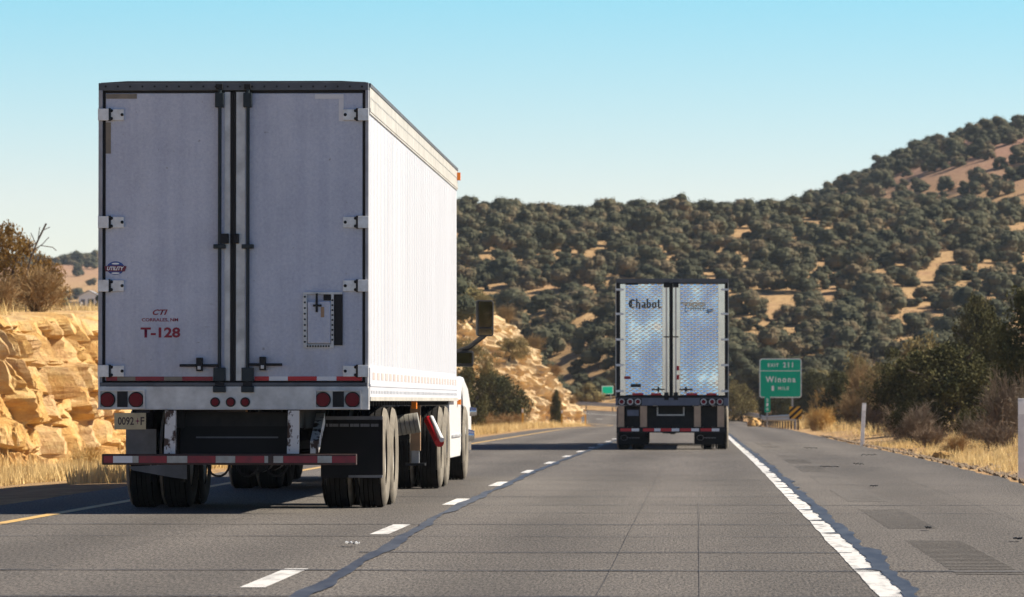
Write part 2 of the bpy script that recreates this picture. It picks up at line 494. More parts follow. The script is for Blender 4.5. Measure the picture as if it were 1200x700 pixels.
PROF = np.array([(-600, 0), (85, 0), (106, -.06), (213, -.22), (300, -.6), (360, -.85), (410, -.55), (500, 1.2), (640, 4), (900, 9)], float)


def xc(Y):
    if Y < -150:
        return (Y + 150) ** 2 / 1200.0
    return 0.0 if Y < 330 else -(Y - 330) ** 2 / 500.0


def zprof(Y):
    return float(np.mean(np.interp(np.array([Y - 18, Y - 9, Y, Y + 9, Y + 18]), PROF[:, 0], PROF[:, 1])))


def zroad(Y, u):
    return zprof(Y) + 0.06 * S((Y - 310) / 80) * (u + 7)


def li(x, pts):
    return float(np.interp(x, [p[0] for p in pts], [p[1] for p in pts]))


def toe(Y): return li(Y, [(60, 17.0), (87.5, 16.2), (93, 12.1), (115, 12.3), (200, 13.2), (318, 13.0), (330, 7.8), (420, 8.0)])
def ditch(Y): return li(Y, [(110, .85), (260, .35)])
def slope_w(Y): return li(Y, [(110, 1.5), (300, 1.4), (336, 0.4)])
def slope_h(Y): return li(Y, [(110, 0.62), (300, 0.7), (336, 0.2)])
def run(Y): return li(Y, [(110, 0.30), (250, 0.6), (336, 0.66)])
def bank_top(Y): return max(2.3, 2.75 + 0.0205 * (Y - 92))


H2 = [(-60, 12), (-10, 27), (11, 34), (25, 39.5), (31, 43), (40, 47.5), (48, 50.5), (55, 52.5), (65, 54), (110, 62), (200, 60), (420, 30), (900, 10)]


def upland(X, Y):
    left = bank_top(min(Y, 900)) * S((25 - X) / 40)
    if Y > 950:
        left += 26 * S((Y - 950) / 550) * S((-20 - X) / 120)
    h1 = 28 * S((Y - 385) / 300) * S((X + 100) / 62) * (1 - .35 * S((Y - 720) / 220)) * (1 - .6 * S((X - 200) / 300))
    h2 = li(X, H2) * S((Y - 455) / 440) * (1 - .5 * S((Y - 960) / 600))
    r1 = 0.11 * min(max(X - 4.0, 0), 40)
    z = max(left, h1, h2, r1)
    if Y > 380:
        z += 0.9 * noise.noise((X / 35, Y / 35, 1.7)) + 0.35 * noise.noise((X / 9, Y / 9, 4.2))
    if Y < 20:
        z = z * S((Y + 60) / 80) + 0.6 * (1 - S((Y + 60) / 80))
        z += (13 + 7 * noise.noise((X / 40, 3.3, .5))) * S((-260 - Y) / 300)
    return z


def ground(X, Y):
    u = X - xc(Y)
    z0 = zroad(Y, max(-7.2, min(4.3, u))) if Y < 900 else 9
    if u > 4.3:
        d = u - 4.3
        prof = z0 - 0.10 * S(d / 0.7) + max(0, d - 0.9) * 0.10 + max(0, d - 14) * 0.25
        k = S((d - 1) / 7)
        z = prof * (1 - k) + min(upland(X, Y), prof) * k
        z += 0.10 * noise.noise((X / 2.5, Y / 4, 0)) * S(d / 3)
    elif u < -7.2:
        t = toe(Y) - 7.2; d = -7.2 - u; dz = ditch(Y)
        w1, h1 = slope_w(Y), slope_h(Y)
        zb = z0 - dz + h1
        top = upland(X, Y) if Y < 900 else upland(X, Y)
        if d < t:
            z = z0 - dz * S(d / t)
        elif d < t + w1:
            z = z0 - dz + h1 * (d - t) / w1
        else:
            e = d - t - w1 - 1.4
            prof = zb + max(0, e) / max(0.25, run(Y)) 
            z = min(prof, max(top, zb)) if e > 0 else zb
        z += 0.08 * noise.noise((X / 2, Y / 3, 3)) * S(d / 3)
    else:
        z = z0 - 0.12
    return z


def gridline(segs):
    out = []
    for a, b, st in segs:
        n = max(1, int(round((b - a) / st)))
        out += [a + (b - a) * i / n for i in range(n)]
    out.append(segs[-1][1])
    return out


def build_terrain():
    # lines follow the road so its edges stay crisp: column positions are offsets from the road centre line near it
    us = gridline([(-3000, -1000, 400), (-1000, -300, 70), (-300, -80, 14), (-80, -24, 3.5), (-24, -7.3, 0.7), (-7.3, 4.4, 1.95), (4.4, 18, 0.68),
                   (18, 80, 3.1), (80, 320, 12), (320, 1000, 60), (1000, 3000, 400)])
    ys = gridline([(-600, -40, 40), (-40, 40, 8), (40, 84, 2.0), (84, 98, 0.5), (98, 130, 2.0), (130, 380, 4), (380, 960, 6), (960, 1800, 35), (1800, 8000, 400)])
    mb = MB(); nx = len(us)
    vs = []
    for Y in ys:
        sh = xc(Y) if Y < 560 else xc(560)
        for u in us:
            k = 1 - S((abs(u) - 20) / 60)
            X = u + sh * (k if Y < 900 else 0)
            vs.append((X, Y, ground(X, Y)))
    fs = [(r * nx + c, r * nx + c + 1, (r + 1) * nx + c + 1, (r + 1) * nx + c) for r in range(len(ys) - 1) for c in range(nx - 1)]
    mb.add(vs, fs, 'ground', True)
    return struct(mb.build('ground'))


build_terrain()


def strip(ys, u0, u1, dz, key, name=None, mb=None, nsub=1):
    own = mb is None
    mb = mb or MB()
    vs = []
    for Y in ys:
        a = u0(Y) if callable(u0) else u0
        b = u1(Y) if callable(u1) else u1
        for q in range(nsub + 1):
            u = a + (b - a) * q / nsub
            vs.append((u + xc(Y), Y, zroad(Y, u) + dz))
    n = nsub + 1
    fs = [(r * n + c, r * n + c + 1, (r + 1) * n + c + 1, (r + 1) * n + c) for r in range(len(ys) - 1) for c in range(nsub)]
    mb.add(vs, fs, key, True)
    return struct(mb.build(name)) if own else mb


road_ys = gridline([(-600, 60, 20), (60, 640, 4)])
rng_edge = lambda s, a, f: (lambda Y: s + a * noise.noise((Y * f, s, 0.3)) + a * 0.5 * noise.noise((Y * f * 4, s, 1.3)))
edge_ys = gridline([(-600, 15, 20), (15, 130, 0.25), (130, 640, 3)])
strip(edge_ys, rng_edge(-7.2, .05, .5), rng_edge(4.25, .10, .5), 0.0, 'road', 'road')

# painted markings
mk = MB()
strip(edge_ys[30:], rng_edge(1.005, .012, 0.5), rng_edge(1.16, .015, 0.6), 0.004, 'paint', mb=mk)
y0 = 26.2
k = -3
while y0 + k * 10.45 < 560:
    a = y0 + k * 10.45
    ys_ = [a, a + 1, a + 2, a + 2.95]
    strip(ys_, -2.64, -2.49, 0.004, 'paint', mb=mk); k += 1
strip(road_ys, -6.19, -6.06, 0.004, 'paint_y', mb=mk)
struct(mk.build('road_markings'))

# tar: long ragged seams, transverse joints, fine cracks
tar = MB()


def ragged(base, amp, f, seed):
    def fn(Y):
        n = noise.noise((Y * f, seed, 0)) + 0.6 * noise.noise((Y * f * 3.1, seed, 2)) + 0.15 * noise.noise((Y * f * 8, seed, 5))
        return (base(Y) if callable(base) else base) + amp * n
    return fn


seam = lambda Y: li(Y, [(24, -2.14), (34, -2.29), (44, -2.42), (64, -2.46), (150, -2.42)])
ty = gridline([(15, 60, 0.06), (60, 130, 0.3), (130, 330, 3)])
strip(ty, ragged(lambda Y: seam(Y) - 0.05, 0.06, 0.22, 3), ragged(lambda Y: seam(Y) + 0.05, 0.07, 0.25, 8), 0.008, 'tar', mb=tar)


def comb_edge(Y):
    # tar licks over the edge line at every joint
    n = noise.noise((Y * 0.35, 11, 0)) + 0.5 * noise.noise((Y * 1.1, 12, 0))
    lick = max(0.0, 1 - abs(((Y + 0.4 * noise.noise((Y * .3, 4, 4))) / 3.9) % 1 - .5) / .045)
    return 1.15 + 0.045 * n + 0.025 * noise.noise((Y * 7, 3, 1)) - 0.17 * lick * (1 if noise.noise((Y * .26, 9, 9)) > -.15 else 0)


strip(ty, comb_edge, ragged(lambda Y: 1.26, 0.09, 0.3, 17), 0.008, 'tar', mb=tar)
struct(tar.build('tar_seams'))

cr = MB()
Y = 21.0
while Y < 130:
    wd = 0.075 if random.random() < 0.5 else 0.045
    x0 = -7.1 if random.random() < 0.35 else -2.4
    x1 = 4.1 if random.random() < 0.55 else 1.1
    n = int((x1 - x0) / 0.12)
    ph = random.random() * 50
    vs = []
    for i in range(n + 1):
        x = x0 + (x1 - x0) * i / n
        y = Y + 0.10 * noise.noise((x * 0.7, ph, 0)) + 0.05 * noise.noise((x * 3, ph, 1))
        hw = wd * (0.5 + 0.45 * noise.noise((x * 2.2, ph, 7)))
        vs += [(x, y - hw, zroad(y, x) + 0.0055), (x, y + hw, zroad(y, x) + 0.0055)]
    cr.add(vs, [(2 * i, 2 * i + 2, 2 * i + 3, 2 * i + 1) for i in range(n)], 'crack')
    Y += random.uniform(3.3, 4.6) if Y < 70 else random.uniform(3.5, 7)
for x0, a, b in ((-0.55, 14, 75), (-1.45, 18, 60), (0.02, 14, 48), (-4.2, 26, 60), (2.9, 20, 90)):
    ys_ = gridline([(a, b, 0.25)])
    ph = random.random() * 40
    c = ragged(x0, 0.006, 0.15, ph)
    strip(ys_, lambda Y: c(Y) - 0.0022, lambda Y: c(Y) + 0.0022, 0.006, 'faintcrack', mb=cr)
struct(cr.build('road_cracks'))

# rumble strip blocks ground into the shoulder
rb = MB()
Y = 8.0
while Y < 130:
    for i in range(26):
        yy = Y + i * 0.27
        rb.add([(1.62, yy, zroad(yy, 1.6) + .005), (2.05, yy, zroad(yy, 2) + .005), (2.05, yy + .09, zroad(yy, 2) + .005), (1.62, yy + .09, zroad(yy, 1.6) + .005)], [(0, 1, 2, 3)], 'crack')
    Y += 10.2
M['rumble'] = mat('ground rumble grooves', (0.100, 0.092, 0.084), 0.9, 0, (0.165, 0.152, 0.14), 5)
rb.mats = ['rumble']
struct(rb.build('rumble_strips'))

# gravel berm along the pavement edge
M['gravel'] = mat('dark gravel verge', (0.14, 0.105, 0.075), 0.95, 0, (0.26, 0.20, 0.14), 7, (1, 1, 1), 1.0, 25, 0.06)


# ------------------------------------------------------------------ rock cutting on the left
def build_rock():
    ys = gridline([(40, 84, 0.8), (84, 97, 0.03), (97, 112, 0.2), (112, 235, 0.8), (235, 310, 0.4), (310, 385, 0.16), (385, 470, 0.9)])
    nt_ = 54
    vs = []
    for Y in ys:
        tY, w1, h1 = toe(Y), slope_w(Y), slope_h(Y)
        zb = zroad(Y, -7.2) - ditch(Y) + h1 - 0.25
        top = bank_top(Y) + 0.25 * noise.noise((Y / 3.0, 5, 0)) + (0.12 * noise.noise((Y * 0.9, 5, 3)))
        rn = run(Y); tp = (toe(Y + .3) - toe(Y - .3)) / .6
        k = 1.15 if Y > 180 else 1.0; big = Y > 180
        for i in range(nt_ + 1):
            t = i / nt_
            if t <= 0.82:
                q = t / 0.82
                z = zb + (top - zb) * q
                u = -(tY + w1 + (z - zb) * rn * (0.7 + 0.5 * q))
                wgt = S(q / 0.12) * (1 - 0.5 * S((q - .85) / .15))
            else:
                q = (t - 0.82) / 0.18
                z = top + 0.05 * q - 0.35 * S((q - .6) / .4)
                u = -(tY + w1 + (top - zb) * rn * 1.2) - q * 3.0
                wgt = 0.4 * (1 - q)
            # bedded sandstone: irregular beds broken by upright joints into rounded blocks
            a, zz = (Y * 1.25 + 3) / k, z / k
            zq = zz * 1.55 + 0.45 * noise.noise((a * .35, 2.0, zz * .4)) + 0.12 * noise.noise((a * 2.1, 6, zz))
            bed = math.floor(zq); fz = zq - bed
            hb_ = noise.cell((bed * 1.0, 3.5, 0.5))
            wj = 0.55 + 0.75 * hb_
            yq = a / wj + 17.3 * hb_ + 0.30 * noise.noise((zz * 2.2, a * .6, 8)) + 0.10 * noise.noise((zz * 6, a * 2, 5))
            cl = math.floor(yq); fy = yq - cl
            h1_, h2_ = noise.cell((bed + .5, cl + .5, 0.5)), noise.cell((bed + .5, cl + .5, 7.5))
            ez = min(fz, 1 - fz) / 1.55; ey = min(fy, 1 - fy) * wj
            rd_ = 0.05 + 0.08 * h2_
            rounding = S(min(1, ez / rd_)) * S(min(1, ey / rd_))
            disp = (0.42 * (h1_ - 0.5) + 0.38 * (rounding - 0.8) + 0.10 * (fz - .5) * (h2_ - .3)) * (1.7 if big else 1)
            if big: disp *= .55
            disp += (0.75 if big else 0.16) * noise.fractal((a * .7, zz * .9, 0), 0.9, 2.0, 3)
            disp += (0.42 if big else 0.075) * noise.fractal((a * 3.5, zz * 4.5, 3), 0.6, 2.0, 4)
            disp *= wgt
            nl = math.hypot(1, tp)
            vs.append((u + xc(Y) + disp / nl, Y + disp * tp / nl + 0.04 * wgt * noise.noise((z * 2, Y, 4)), z + 0.12 * wgt * noise.noise((Y * 1.3, z * 2, 6))))
    n = nt_ + 1
    fs = [(r * n + c, (r + 1) * n + c, (r + 1) * n + c + 1, r * n + c + 1) for r in range(len(ys) - 1) for c in range(nt_)]
    mb = MB(); mb.add(vs, fs, 'rock', False)
    return struct(mb.build('rock_hillside'))


build_rock()


# ------------------------------------------------------------------ vegetation builders
def leaf_cloud(r, centres, radii, n_per, size, flat=0.55, round_=0.0, shell=0.35, jit=0.6):
    centres = np.asarray(centres, float); radii = np.asarray(radii, float)
    N = len(centres) * n_per
    c = np.repeat(centres, n_per, 0); rad = np.repeat(radii, n_per)[:, None]
    d = r.normal(size=(N, 3)); d /= np.linalg.norm(d, axis=1)[:, None]
    rr = rad * r.uniform(shell, 1.08, (N, 1)) ** 0.6
    p = c + d * rr * np.array([1, 1, 0.85])
    td = p - np.array([0, 0, centres[:, 2].mean() * .75]); td /= np.linalg.norm(td, axis=1)[:, None] + 1e-6
    nrm = d * flat + td * round_ + r.normal(size=(N, 3)) * jit
    nrm /= np.linalg.norm(nrm, axis=1)[:, None]
    a = np.cross(nrm, r.normal(size=(N, 3))); a /= np.linalg.norm(a, axis=1)[:, None]
    b = np.cross(nrm, a)
    s = (size * r.uniform(0.55, 1.3, (N, 1)))
    q = np.stack([p - a * s * .5, p + b * s * .28, p + a * s * .5, p - b * s * .28], 1)
    return q.reshape(-1, 3)


def clump_cores(centres, radii, k=0.72):
    # the dense inside of each clump, a rounded block of 24 faces
    g = [-1, 0, 1]; unit = []
    for ax in range(3):
        for sg in (-1, 1):
            for i in range(2):
                for j in range(2):
                    f = []
                    for (a_, b_) in ((g[i], g[j]), (g[i + 1], g[j]), (g[i + 1], g[j + 1]), (g[i], g[j + 1])):
                        p_ = [0, 0, 0]; p_[ax] = sg; p_[(ax + 1) % 3] = a_; p_[(ax + 2) % 3] = b_
                        f.append(p_)
                    unit.append(f)
    u = np.array(unit, float).reshape(-1, 3); u /= np.linalg.norm(u, axis=1)[:, None]
    c = np.asarray(centres, float); r_ = np.asarray(radii, float)
    return (c[:, None, :] + u[None] * (r_ * k)[:, None, None] * np.array([1, 1, .85])).reshape(-1, 3)


def crown_points(r, h, rad, n, low=0.12, shape=1.0, fat=1.0):
    """Clump centres filling a lumpy dome; two or three leaders make the top uneven."""
    out = []; rads = []
    lobes = [(r.uniform(-.35, .35) * rad, r.uniform(-.35, .35) * rad, r.uniform(.72, 1.0) * h) for _ in range(r.integers(2, 5))]
    while len(out) < n:
        lx, ly, lh = lobes[r.integers(len(lobes))]
        t = r.uniform(low, 1) ** 0.8
        prof = math.sin(math.pi * min(1, (t * 0.86 + 0.12))) ** 0.55 * shape
        if fat > 1 and t < .5: prof = max(prof, .95)
        ang = r.uniform(0, 2 * math.pi); rr = rad * 0.78 * prof * math.sqrt(r.uniform(0.15, 1))
        x, y = lx * t * .8 + rr * math.cos(ang), ly * t * .8 + rr * math.sin(ang)
        cr_ = rad * r.uniform(0.16, 0.30) * fat
        z = t * (lh - cr_ * .6)
        out.append((x, y, max(z, cr_ * .6))); rads.append(cr_)
    return out, rads


def limb_mesh(r, h, rad, base_r, n_limb=7, key='bark'):
    mb = MB()
    p = Vector((0, 0, -0.3)); pr = base_r
    pts = [p]
    for i in range(4):
        q = Vector((r.uniform(-.08, .08) * rad * (i + 1), r.uniform(-.08, .08) * rad * (i + 1), h * 0.135 * (i + 1)))
        mb.tube(p, q, pr, key, pr * .72, n=7, caps=False); p = q; pr *= .72; pts.append(q)
    for i in range(n_limb):
        s = pts[r.integers(1, len(pts))]
        ang = r.uniform(0, 6.28); ln = rad * r.uniform(.4, .65)
        mid = s + Vector((math.cos(ang) * ln * .5, math.sin(ang) * ln * .5, h * .06))
        end = mid + Vector((math.cos(ang + .4) * ln * .45, math.sin(ang + .4) * ln * .45, h * r.uniform(.03, .1)))
        mb.tube(s, mid, base_r * .42, key, base_r * .26, n=5, caps=False); mb.tube(mid, end, base_r * .26, key, base_r * .08, n=5, caps=False)
    return mb.mesh('trunk')


class TreeKind:
    def __init__(self, seed, h, rad, clumps, per, size, key, low=0.1, trunk=True, shape=1.0, fat=1.0, flat=0.55, round_=0.0, shell=0.35, jit=0.6, core=False):
        r = np.random.default_rng(seed)
        c, rd = crown_points(r, h, rad, clumps, low, shape, fat)
        self.q = leaf_cloud(r, c, rd, per, size, flat, round_, shell, jit)
        if core: self.q = np.concatenate([self.q, clump_cores(c, rd)])
        self.crown = fast_mesh('crown', self.q, 4, key)
        self.trunk = limb_mesh(r, h, rad, 0.045 * h) if trunk else None
        self.h, self.rad = h, rad

    def plant(self, name, label, cat, loc, rz=0.0, s=1.0, group=None, sz=None):
        o = thing(name, label, cat, loc, rz, group)
        o.scale = (s, s, sz or s)
        link('crown', self.crown, o)
        if self.trunk:
            link('trunk', self.trunk, o)
        return o


def twig_mesh(seed, h, rad, n_stem, key, leafy=0, thick=0.012, depth=3):
    """A bare, finely branched shrub."""
    r = np.random.default_rng(seed)
    tris = []

    def seg(p, q, w0, w1):
        d = q - p; d = d / (np.linalg.norm(d) + 1e-9)
        for _ in range(2):
            a = np.cross(d, r.normal(size=3)); a /= np.linalg.norm(a) + 1e-9
            tris.append([p - a * w0, p + a * w0, q + a * w1, q - a * w1])

    def grow(p, d, ln, w, k):
        q = p + d * ln
        seg(p, q, w, w * .7)
        if k == 0:
            return
        for _ in range(r.integers(3, 6)):
            nd = d + r.normal(size=3) * .55; nd[2] += .12; nd /= np.linalg.norm(nd)
            st = p + d * ln * r.uniform(.35, 1)
            grow(st, nd, ln * r.uniform(.45, .8), w * .62, k - 1)
    for i in range(n_stem):
        ang = r.uniform(0, 6.28); sp = r.uniform(.1, 1.0)
        d = np.array([math.cos(ang) * sp * rad / h, math.sin(ang) * sp * rad / h, 1.0]); d /= np.linalg.norm(d)
        grow(np.array([r.uniform(-.1, .1) * rad, r.uniform(-.1, .1) * rad, -.05]), d, h * r.uniform(.32, .5), thick, depth)
    return fast_mesh('twigs', np.array(tris).reshape(-1, 3), 4, key)


# ------------------------------------------------------------------ wheels
def tyre_mesh():
    mb = MB()
    Rr, wd = 0.51, 0.15
    prof = [(wd - .02, .30), (wd, .36), (wd + .004, .43), (wd - .012, .485), (wd - .035, Rr - .006)]
    mb.lathe_x(prof, 'sidewall', 44)
    mb.lathe_x([(-x, r) for x, r in prof], 'rubber', 44)
    tread = []
    for i, x in enumerate([-.10, -.062, -.05, -.022, -.010, .010, .022, .050, .062, .10]):
        tread.append((x, Rr - (.016 if i in (1, 3, 5, 7) else 0)))
        if i in (1, 3, 5, 7):
            tread.append((x + .010, Rr - .016))
    tread = [(-.10, Rr), (-.066, Rr), (-.064, Rr - .016), (-.052, Rr - .016), (-.050, Rr), (-.020, Rr), (-.018, Rr - .016), (-.006, Rr - .016), (-.004, Rr),
             (.028, Rr), (.030, Rr - .016), (.044, Rr - .016), (.046, Rr), (.10, Rr)]
    mb.lathe_x([(-.10, Rr - .006)] + tread + [(.10, Rr - .006)], 'rubber', 44, smooth=False)
    return mb.mesh('tyre')


def rim_mesh():
    mb = MB()
    mb.lathe_x([(.115, .305), (.105, .285), (.06, .27), (-.02, .25), (-.03, .20), (-.03, .10), (.04, .09), (.07, .06), (.072, 0.0)], 'rim', 32)
    mb.lathe_x([(-.115, .305), (-.10, .27), (-.04, .25), (-.03, .12), (-.03, 0.0)], 'rim', 32)
    for i in range(10):
        t = 2 * math.pi * i / 10
        y, z = .15 * math.cos(t), .15 * math.sin(t)
        mb.tube((-.03, y, z), (.0, y, z), .016, 'chrome', n=6)
    return mb.mesh('wheel')


TYRE, RIM = tyre_mesh(), rim_mesh()


def wheel(root, x, y, sgn, label=None):
    o = link('wheel', RIM, root, (x, y, 0.51)); o.scale = (sgn, 1, 1)
    link('tyre', TYRE, o)
    return o


def dual_axle(root, y, half=1.295):
    for s in (-1, 1):
        wheel(root, s * (half - .14), y, s)
        wheel(root, s * (half - .14 - .335), y, s)
    MB().tube((-half + .2, y, .51), (half - .2, y, .51), .075, 'black', n=12).tube((0, y - .15, .51), (0, y + .15, .51), .16, 'black', n=12).build('axle', root)


def tractor(root, y, key='white', wide_mirrors=True):
    """y: back of the cab, local to the root. Drive axles stand behind it under the trailer."""
    fr = MB()
    for s in (-1, 1):
        fr.box(s * .36, s * .46, y - 5.0, y + 4.0, .72, .98, 'black')
    for k in range(6):
        fr.box(-.36, .36, y - 4.8 + k * 1.5, y - 4.65 + k * 1.5, .76, .94, 'black')
    fr.box(-.45, .45, y - 4.0, y - 2.9, .985, 1.05, 'black')
    fr.build('chassis_frame', root)
    dual_axle(root, y - 3.25); dual_axle(root, y - 4.55)
    for s in (-1, 1):
        wheel(root, s * 1.14, y + 1.75, s)
    cab = MB()
    out = [(-1.02, 1.0), (-1.04, 2.2), (-1.0, 3.45), (-.8, 3.75), (.8, 3.75), (1.0, 3.45), (1.04, 2.2), (1.02, 1.0)]
    cab.prism_y(out, y, y + 2.5, key)
    c = cab.build('cab', root, bevel=.04)
    hood = MB()
    hood.prism_x([(y + 2.503, 1.0), (y + 2.503, 2.15), (y + 3.3, 2.0), (y + 4.05, 1.75), (y + 4.2, 1.1), (y + 4.2, .85), (y + 2.503, .85)], -.8, .8, key)
    hood.build('hood', root, bevel=.05)
    for s in (-1, 1):
        f = MB()
        # flared fender: rounded shoulder that stands outside the cab, arch cut for the wheel
        arch = [(y + 1.75 + .62 * math.cos(t), .60 + .62 * math.sin(t)) for t in np.linspace(math.pi, 0, 11)]
        prof = [(y + .95, .60), (y + .95, 1.10), (y + 1.25, 1.38), (y + 2.2, 1.42), (y + 3.2, 1.30), (y + 4.1, 1.02), (y + 4.2, .60)] + [(a, b) for a, b in arch[::-1]]
        f.prism_x(prof, s * .803, s * 1.235, key)
        f.build('fender', root, bevel=.06)
        t = MB()
        t.prism_x([(y - 1.9, .42), (y - 1.9, 1.10), (y + .90, 1.10), (y + .90, .42), (y + .7, .34), (y - 1.7, .34)], s * .85, s * 1.255, key)
        t.box(s * 1.258, s * 1.275, y - 1.5, y + .6, .60, .64, 'alu')
        t.build('side_fairing', root, bevel=.03)
        lamp = MB().box(s * 1.256, s * 1.30, y - .1, y + .06, 1.03, 1.10, 'amber').build('marker_light', root)
        MB().tube((s * 1.275, y + 2.5, .60), (s * 1.36, y + 2.5, .60), .09, 'chrome', .065, n=16).build('chrome_light_pod', root)
        MB().tube((s * 1.275, y + 2.9, .93), (s * 1.37, y + 2.9, .93), .065, 'chrome', .05, n=16).build('chrome_light_pod', root)
        if not wide_mirrors:
            mo = MB().box(s * 1.09, s * 1.27, y + 1.93, y + 2.06, 1.97, 2.47, 'black').build('side_mirror', root, bevel=.03)
        else:
            mo = MB().box(-.12, .12, 0, .13, -.25, .25, 'black').build('side_mirror', root, (s * 1.54, y + 1.93, 2.22), bevel=.035)
            mo.rotation_euler = (R_(0.7), 0, s * R_(12))
            MB().box(-.095, .095, -.012, -.004, -.12, .23, 'mirror').build('mirror_glass', mo)
            MB().box(-.095, .095, -.012, -.004, -.23, -.145, 'mirror').build('convex_mirror_glass', mo)
            MB().path([(s * 1.04, y + 2.3, 1.72), (s * 1.30, y + 2.2, 1.82), (s * 1.53, y + 2.02, 1.99)], .035, 'black').build('mirror_arm', root)
            m2 = MB(); m2.prism_x([(.03, -.12), (0, .11), (.33, .07), (.33, -.09)], -.16, .16, 'black'); m2 = m2.build('lower_mirror', root, (s * 1.22, y + 2.12, 1.67), bevel=.03)
            m2.rotation_euler = (R_(-.6), 0, s * R_(14))
            MB().box(-.12, .12, -.012, -.004, -.07, .07, 'mirror').build('mirror_glass', m2)
        MB().prism_x([(y + 1.2, 2.3), (y + 1.2, 3.0), (y + 2.0, 3.0), (y + 2.35, 2.3)], s * 1.045, s * 1.053, 'glass').build('door_window', c)
        MB().tube((s * .98, y - .25, 1.0), (s * .98, y - .25, 3.9), .075, 'chrome', n=14).build('exhaust_stack', root)
    MB().box(-1.22, 1.22, y + 4.25, y + 4.5, .32, .80, 'chrome').build('front_bumper', root, bevel=.06)
    MB().prism_x([(y + 2.49, 2.28), (y + 2.25, 3.35), (y + 2.27, 3.36), (y + 2.51, 2.29)], -.92, .92, 'glass').build('windscreen', c)


# ------------------------------------------------------------------ first truck: white box trailer
Y1 = 43.5
C1 = at(273.5, 470, Y1).x
truck = thing('semi_truck', 'nearer truck with a plain white box trailer, dirty double rear doors marked T-128', 'semi truck', (C1, Y1, 0))


def R1(px, py):
    p = at(px, py, Y1); return p.x - C1, p.z


def bx(mb, x0, x1, ya, yb, d0, d1, key):
    a = R1(x0, ya); b = R1(x1, yb)
    return mb.box(a[0], b[0], d0, d1, a[1], b[1], key)


L1 = 16.15
HW = 1.295; ZB, ZT = 1.13, 4.10
ZRAIL = ZT - .25
body = MB()
# shell: side sheets, front wall, roof with a slight crown, floor
for s in (-1, 1):
    body.box(s * (HW - .05), s * (HW - .006), .12, L1, ZB + .02, ZT - .02, 'side')
    for k in range(39):
        yy = .35 + k * .405
        body.box(s * (HW - .006), s * (HW - .0035), yy, yy + .05, ZB + .30, ZRAIL - .005, 'side')
        body.box(s * (HW - .006), s * (HW - .0045), yy + .2, yy + .225, ZB + .30, ZRAIL - .005, 'rail')
body.box(-HW + .006, HW - .006, L1 - .001, L1 + .05, ZB, ZT - .03, 'side')
body.box(-HW + .05, HW - .05, .12, L1 - .003, ZB + .002, ZB + .10, 'black')
nv = 9
roof = [(-HW + .02 + (2 * HW - .04) * i / (nv - 1), ZT - .022 + .035 * math.sin(math.pi * i / (nv - 1))) for i in range(nv)]
body.prism_y(roof + [(HW - .02, ZT - .04), (-HW + .02, ZT - .04)], .12, L1, 'rail')
tb = body.build('trailer_body', truck)
for s in (-1, 1):
    r = MB()
    r.box(s * (HW - .004), s * (HW + .008), .13, L1 + .05, ZRAIL, ZT + .004, 'rail')
    r.box(s * (HW + .008), s * (HW + .014), .13, L1 + .05, ZRAIL + .02, ZRAIL + .05, 'rail')
    r.box(s * (HW - .03), s * (HW + .016), .13, L1 + .055, ZT + .005, ZT + .04, 'steelgrey')
    for k in range(95):
        r.box(s * (HW + .008), s * (HW + .0125), .25 + k * .17, .27 + k * .17, ZRAIL + .14, ZRAIL + .16, 'alu')
    r.build('top_rail', tb)
    r = MB()
    r.box(s * (HW - .004), s * (HW + .010), .13, L1 + .05, ZB - .05, ZB + .27, 'side')
    r.box(s * (HW + .010), s * (HW + .018), .13, L1 + .05, ZB - .05, ZB - .01, 'rail')
    r.box(s * (HW + .010), s * (HW + .016), .13, L1 + .05, ZB + .09, ZB + .11, 'side')
    for k in range(70):
        r.box(s * (HW + .010), s * (HW + .015), .3 + k * .225, .335 + k * .225, ZB + .02, ZB + .05, 'alu')
    r.build('bottom_rail', tb)
    r = MB()
    M.setdefault('fadedtape', mat('faded pinkish tape', (0.46, 0.36, 0.33), 0.6, 0, (0.55, 0.50, 0.48), 12))
    for k in range(26):
        r.box(s * (HW + .010), s * (HW + .013), .5 + k * .6, .8 + k * .6, ZB + .155, ZB + .225, 'fadedtape')
    o = r.build('reflective_tape', tb)
    MB().box(s * (HW + .006), s * (HW + .05), L1 - .1, L1 + .02, ZT - .12, ZT - .02, 'amber').build('marker_light', tb)
    MB().box(s * (HW - .06), s * (HW - .005), 7.6, 7.78, ZB - .14, ZB - .052, 'amber').build('marker_light', tb)

# rear frame
fr = MB()
bx(fr, 115.5, 431.5, 97.5, 105.5, .0, .12, 'steelgrey')
bx(fr, 115.5, 119.5, 105.5, 452, .0, .12, 'post')
bx(fr, 428.2, 431.5, 105.5, 452, .0, .12, 'post')
bx(fr, 115.5, 431.5, 448.5, 452.5, -.004, .12, 'steelgrey')
bx(fr, 119.5, 428.2, 105.6, 448.4, .085, .115, 'gap')
fr.prism_y([(R1(118, 0)[0], R1(0, 97.4)[1]), (R1(429, 0)[0], R1(0, 97.4)[1]), (R1(400, 0)[0], R1(0, 95.9)[1]), (R1(150, 0)[0], R1(0, 95.5)[1])], .005, .11, 'steelgrey')
for i in range(22):
    x, z = R1(124 + i * 14.3, 101.5)
    fr.disc(x, z, .011, -.006, 0, 'black', 8)
fr.build('rear_frame', truck, bevel=.006)

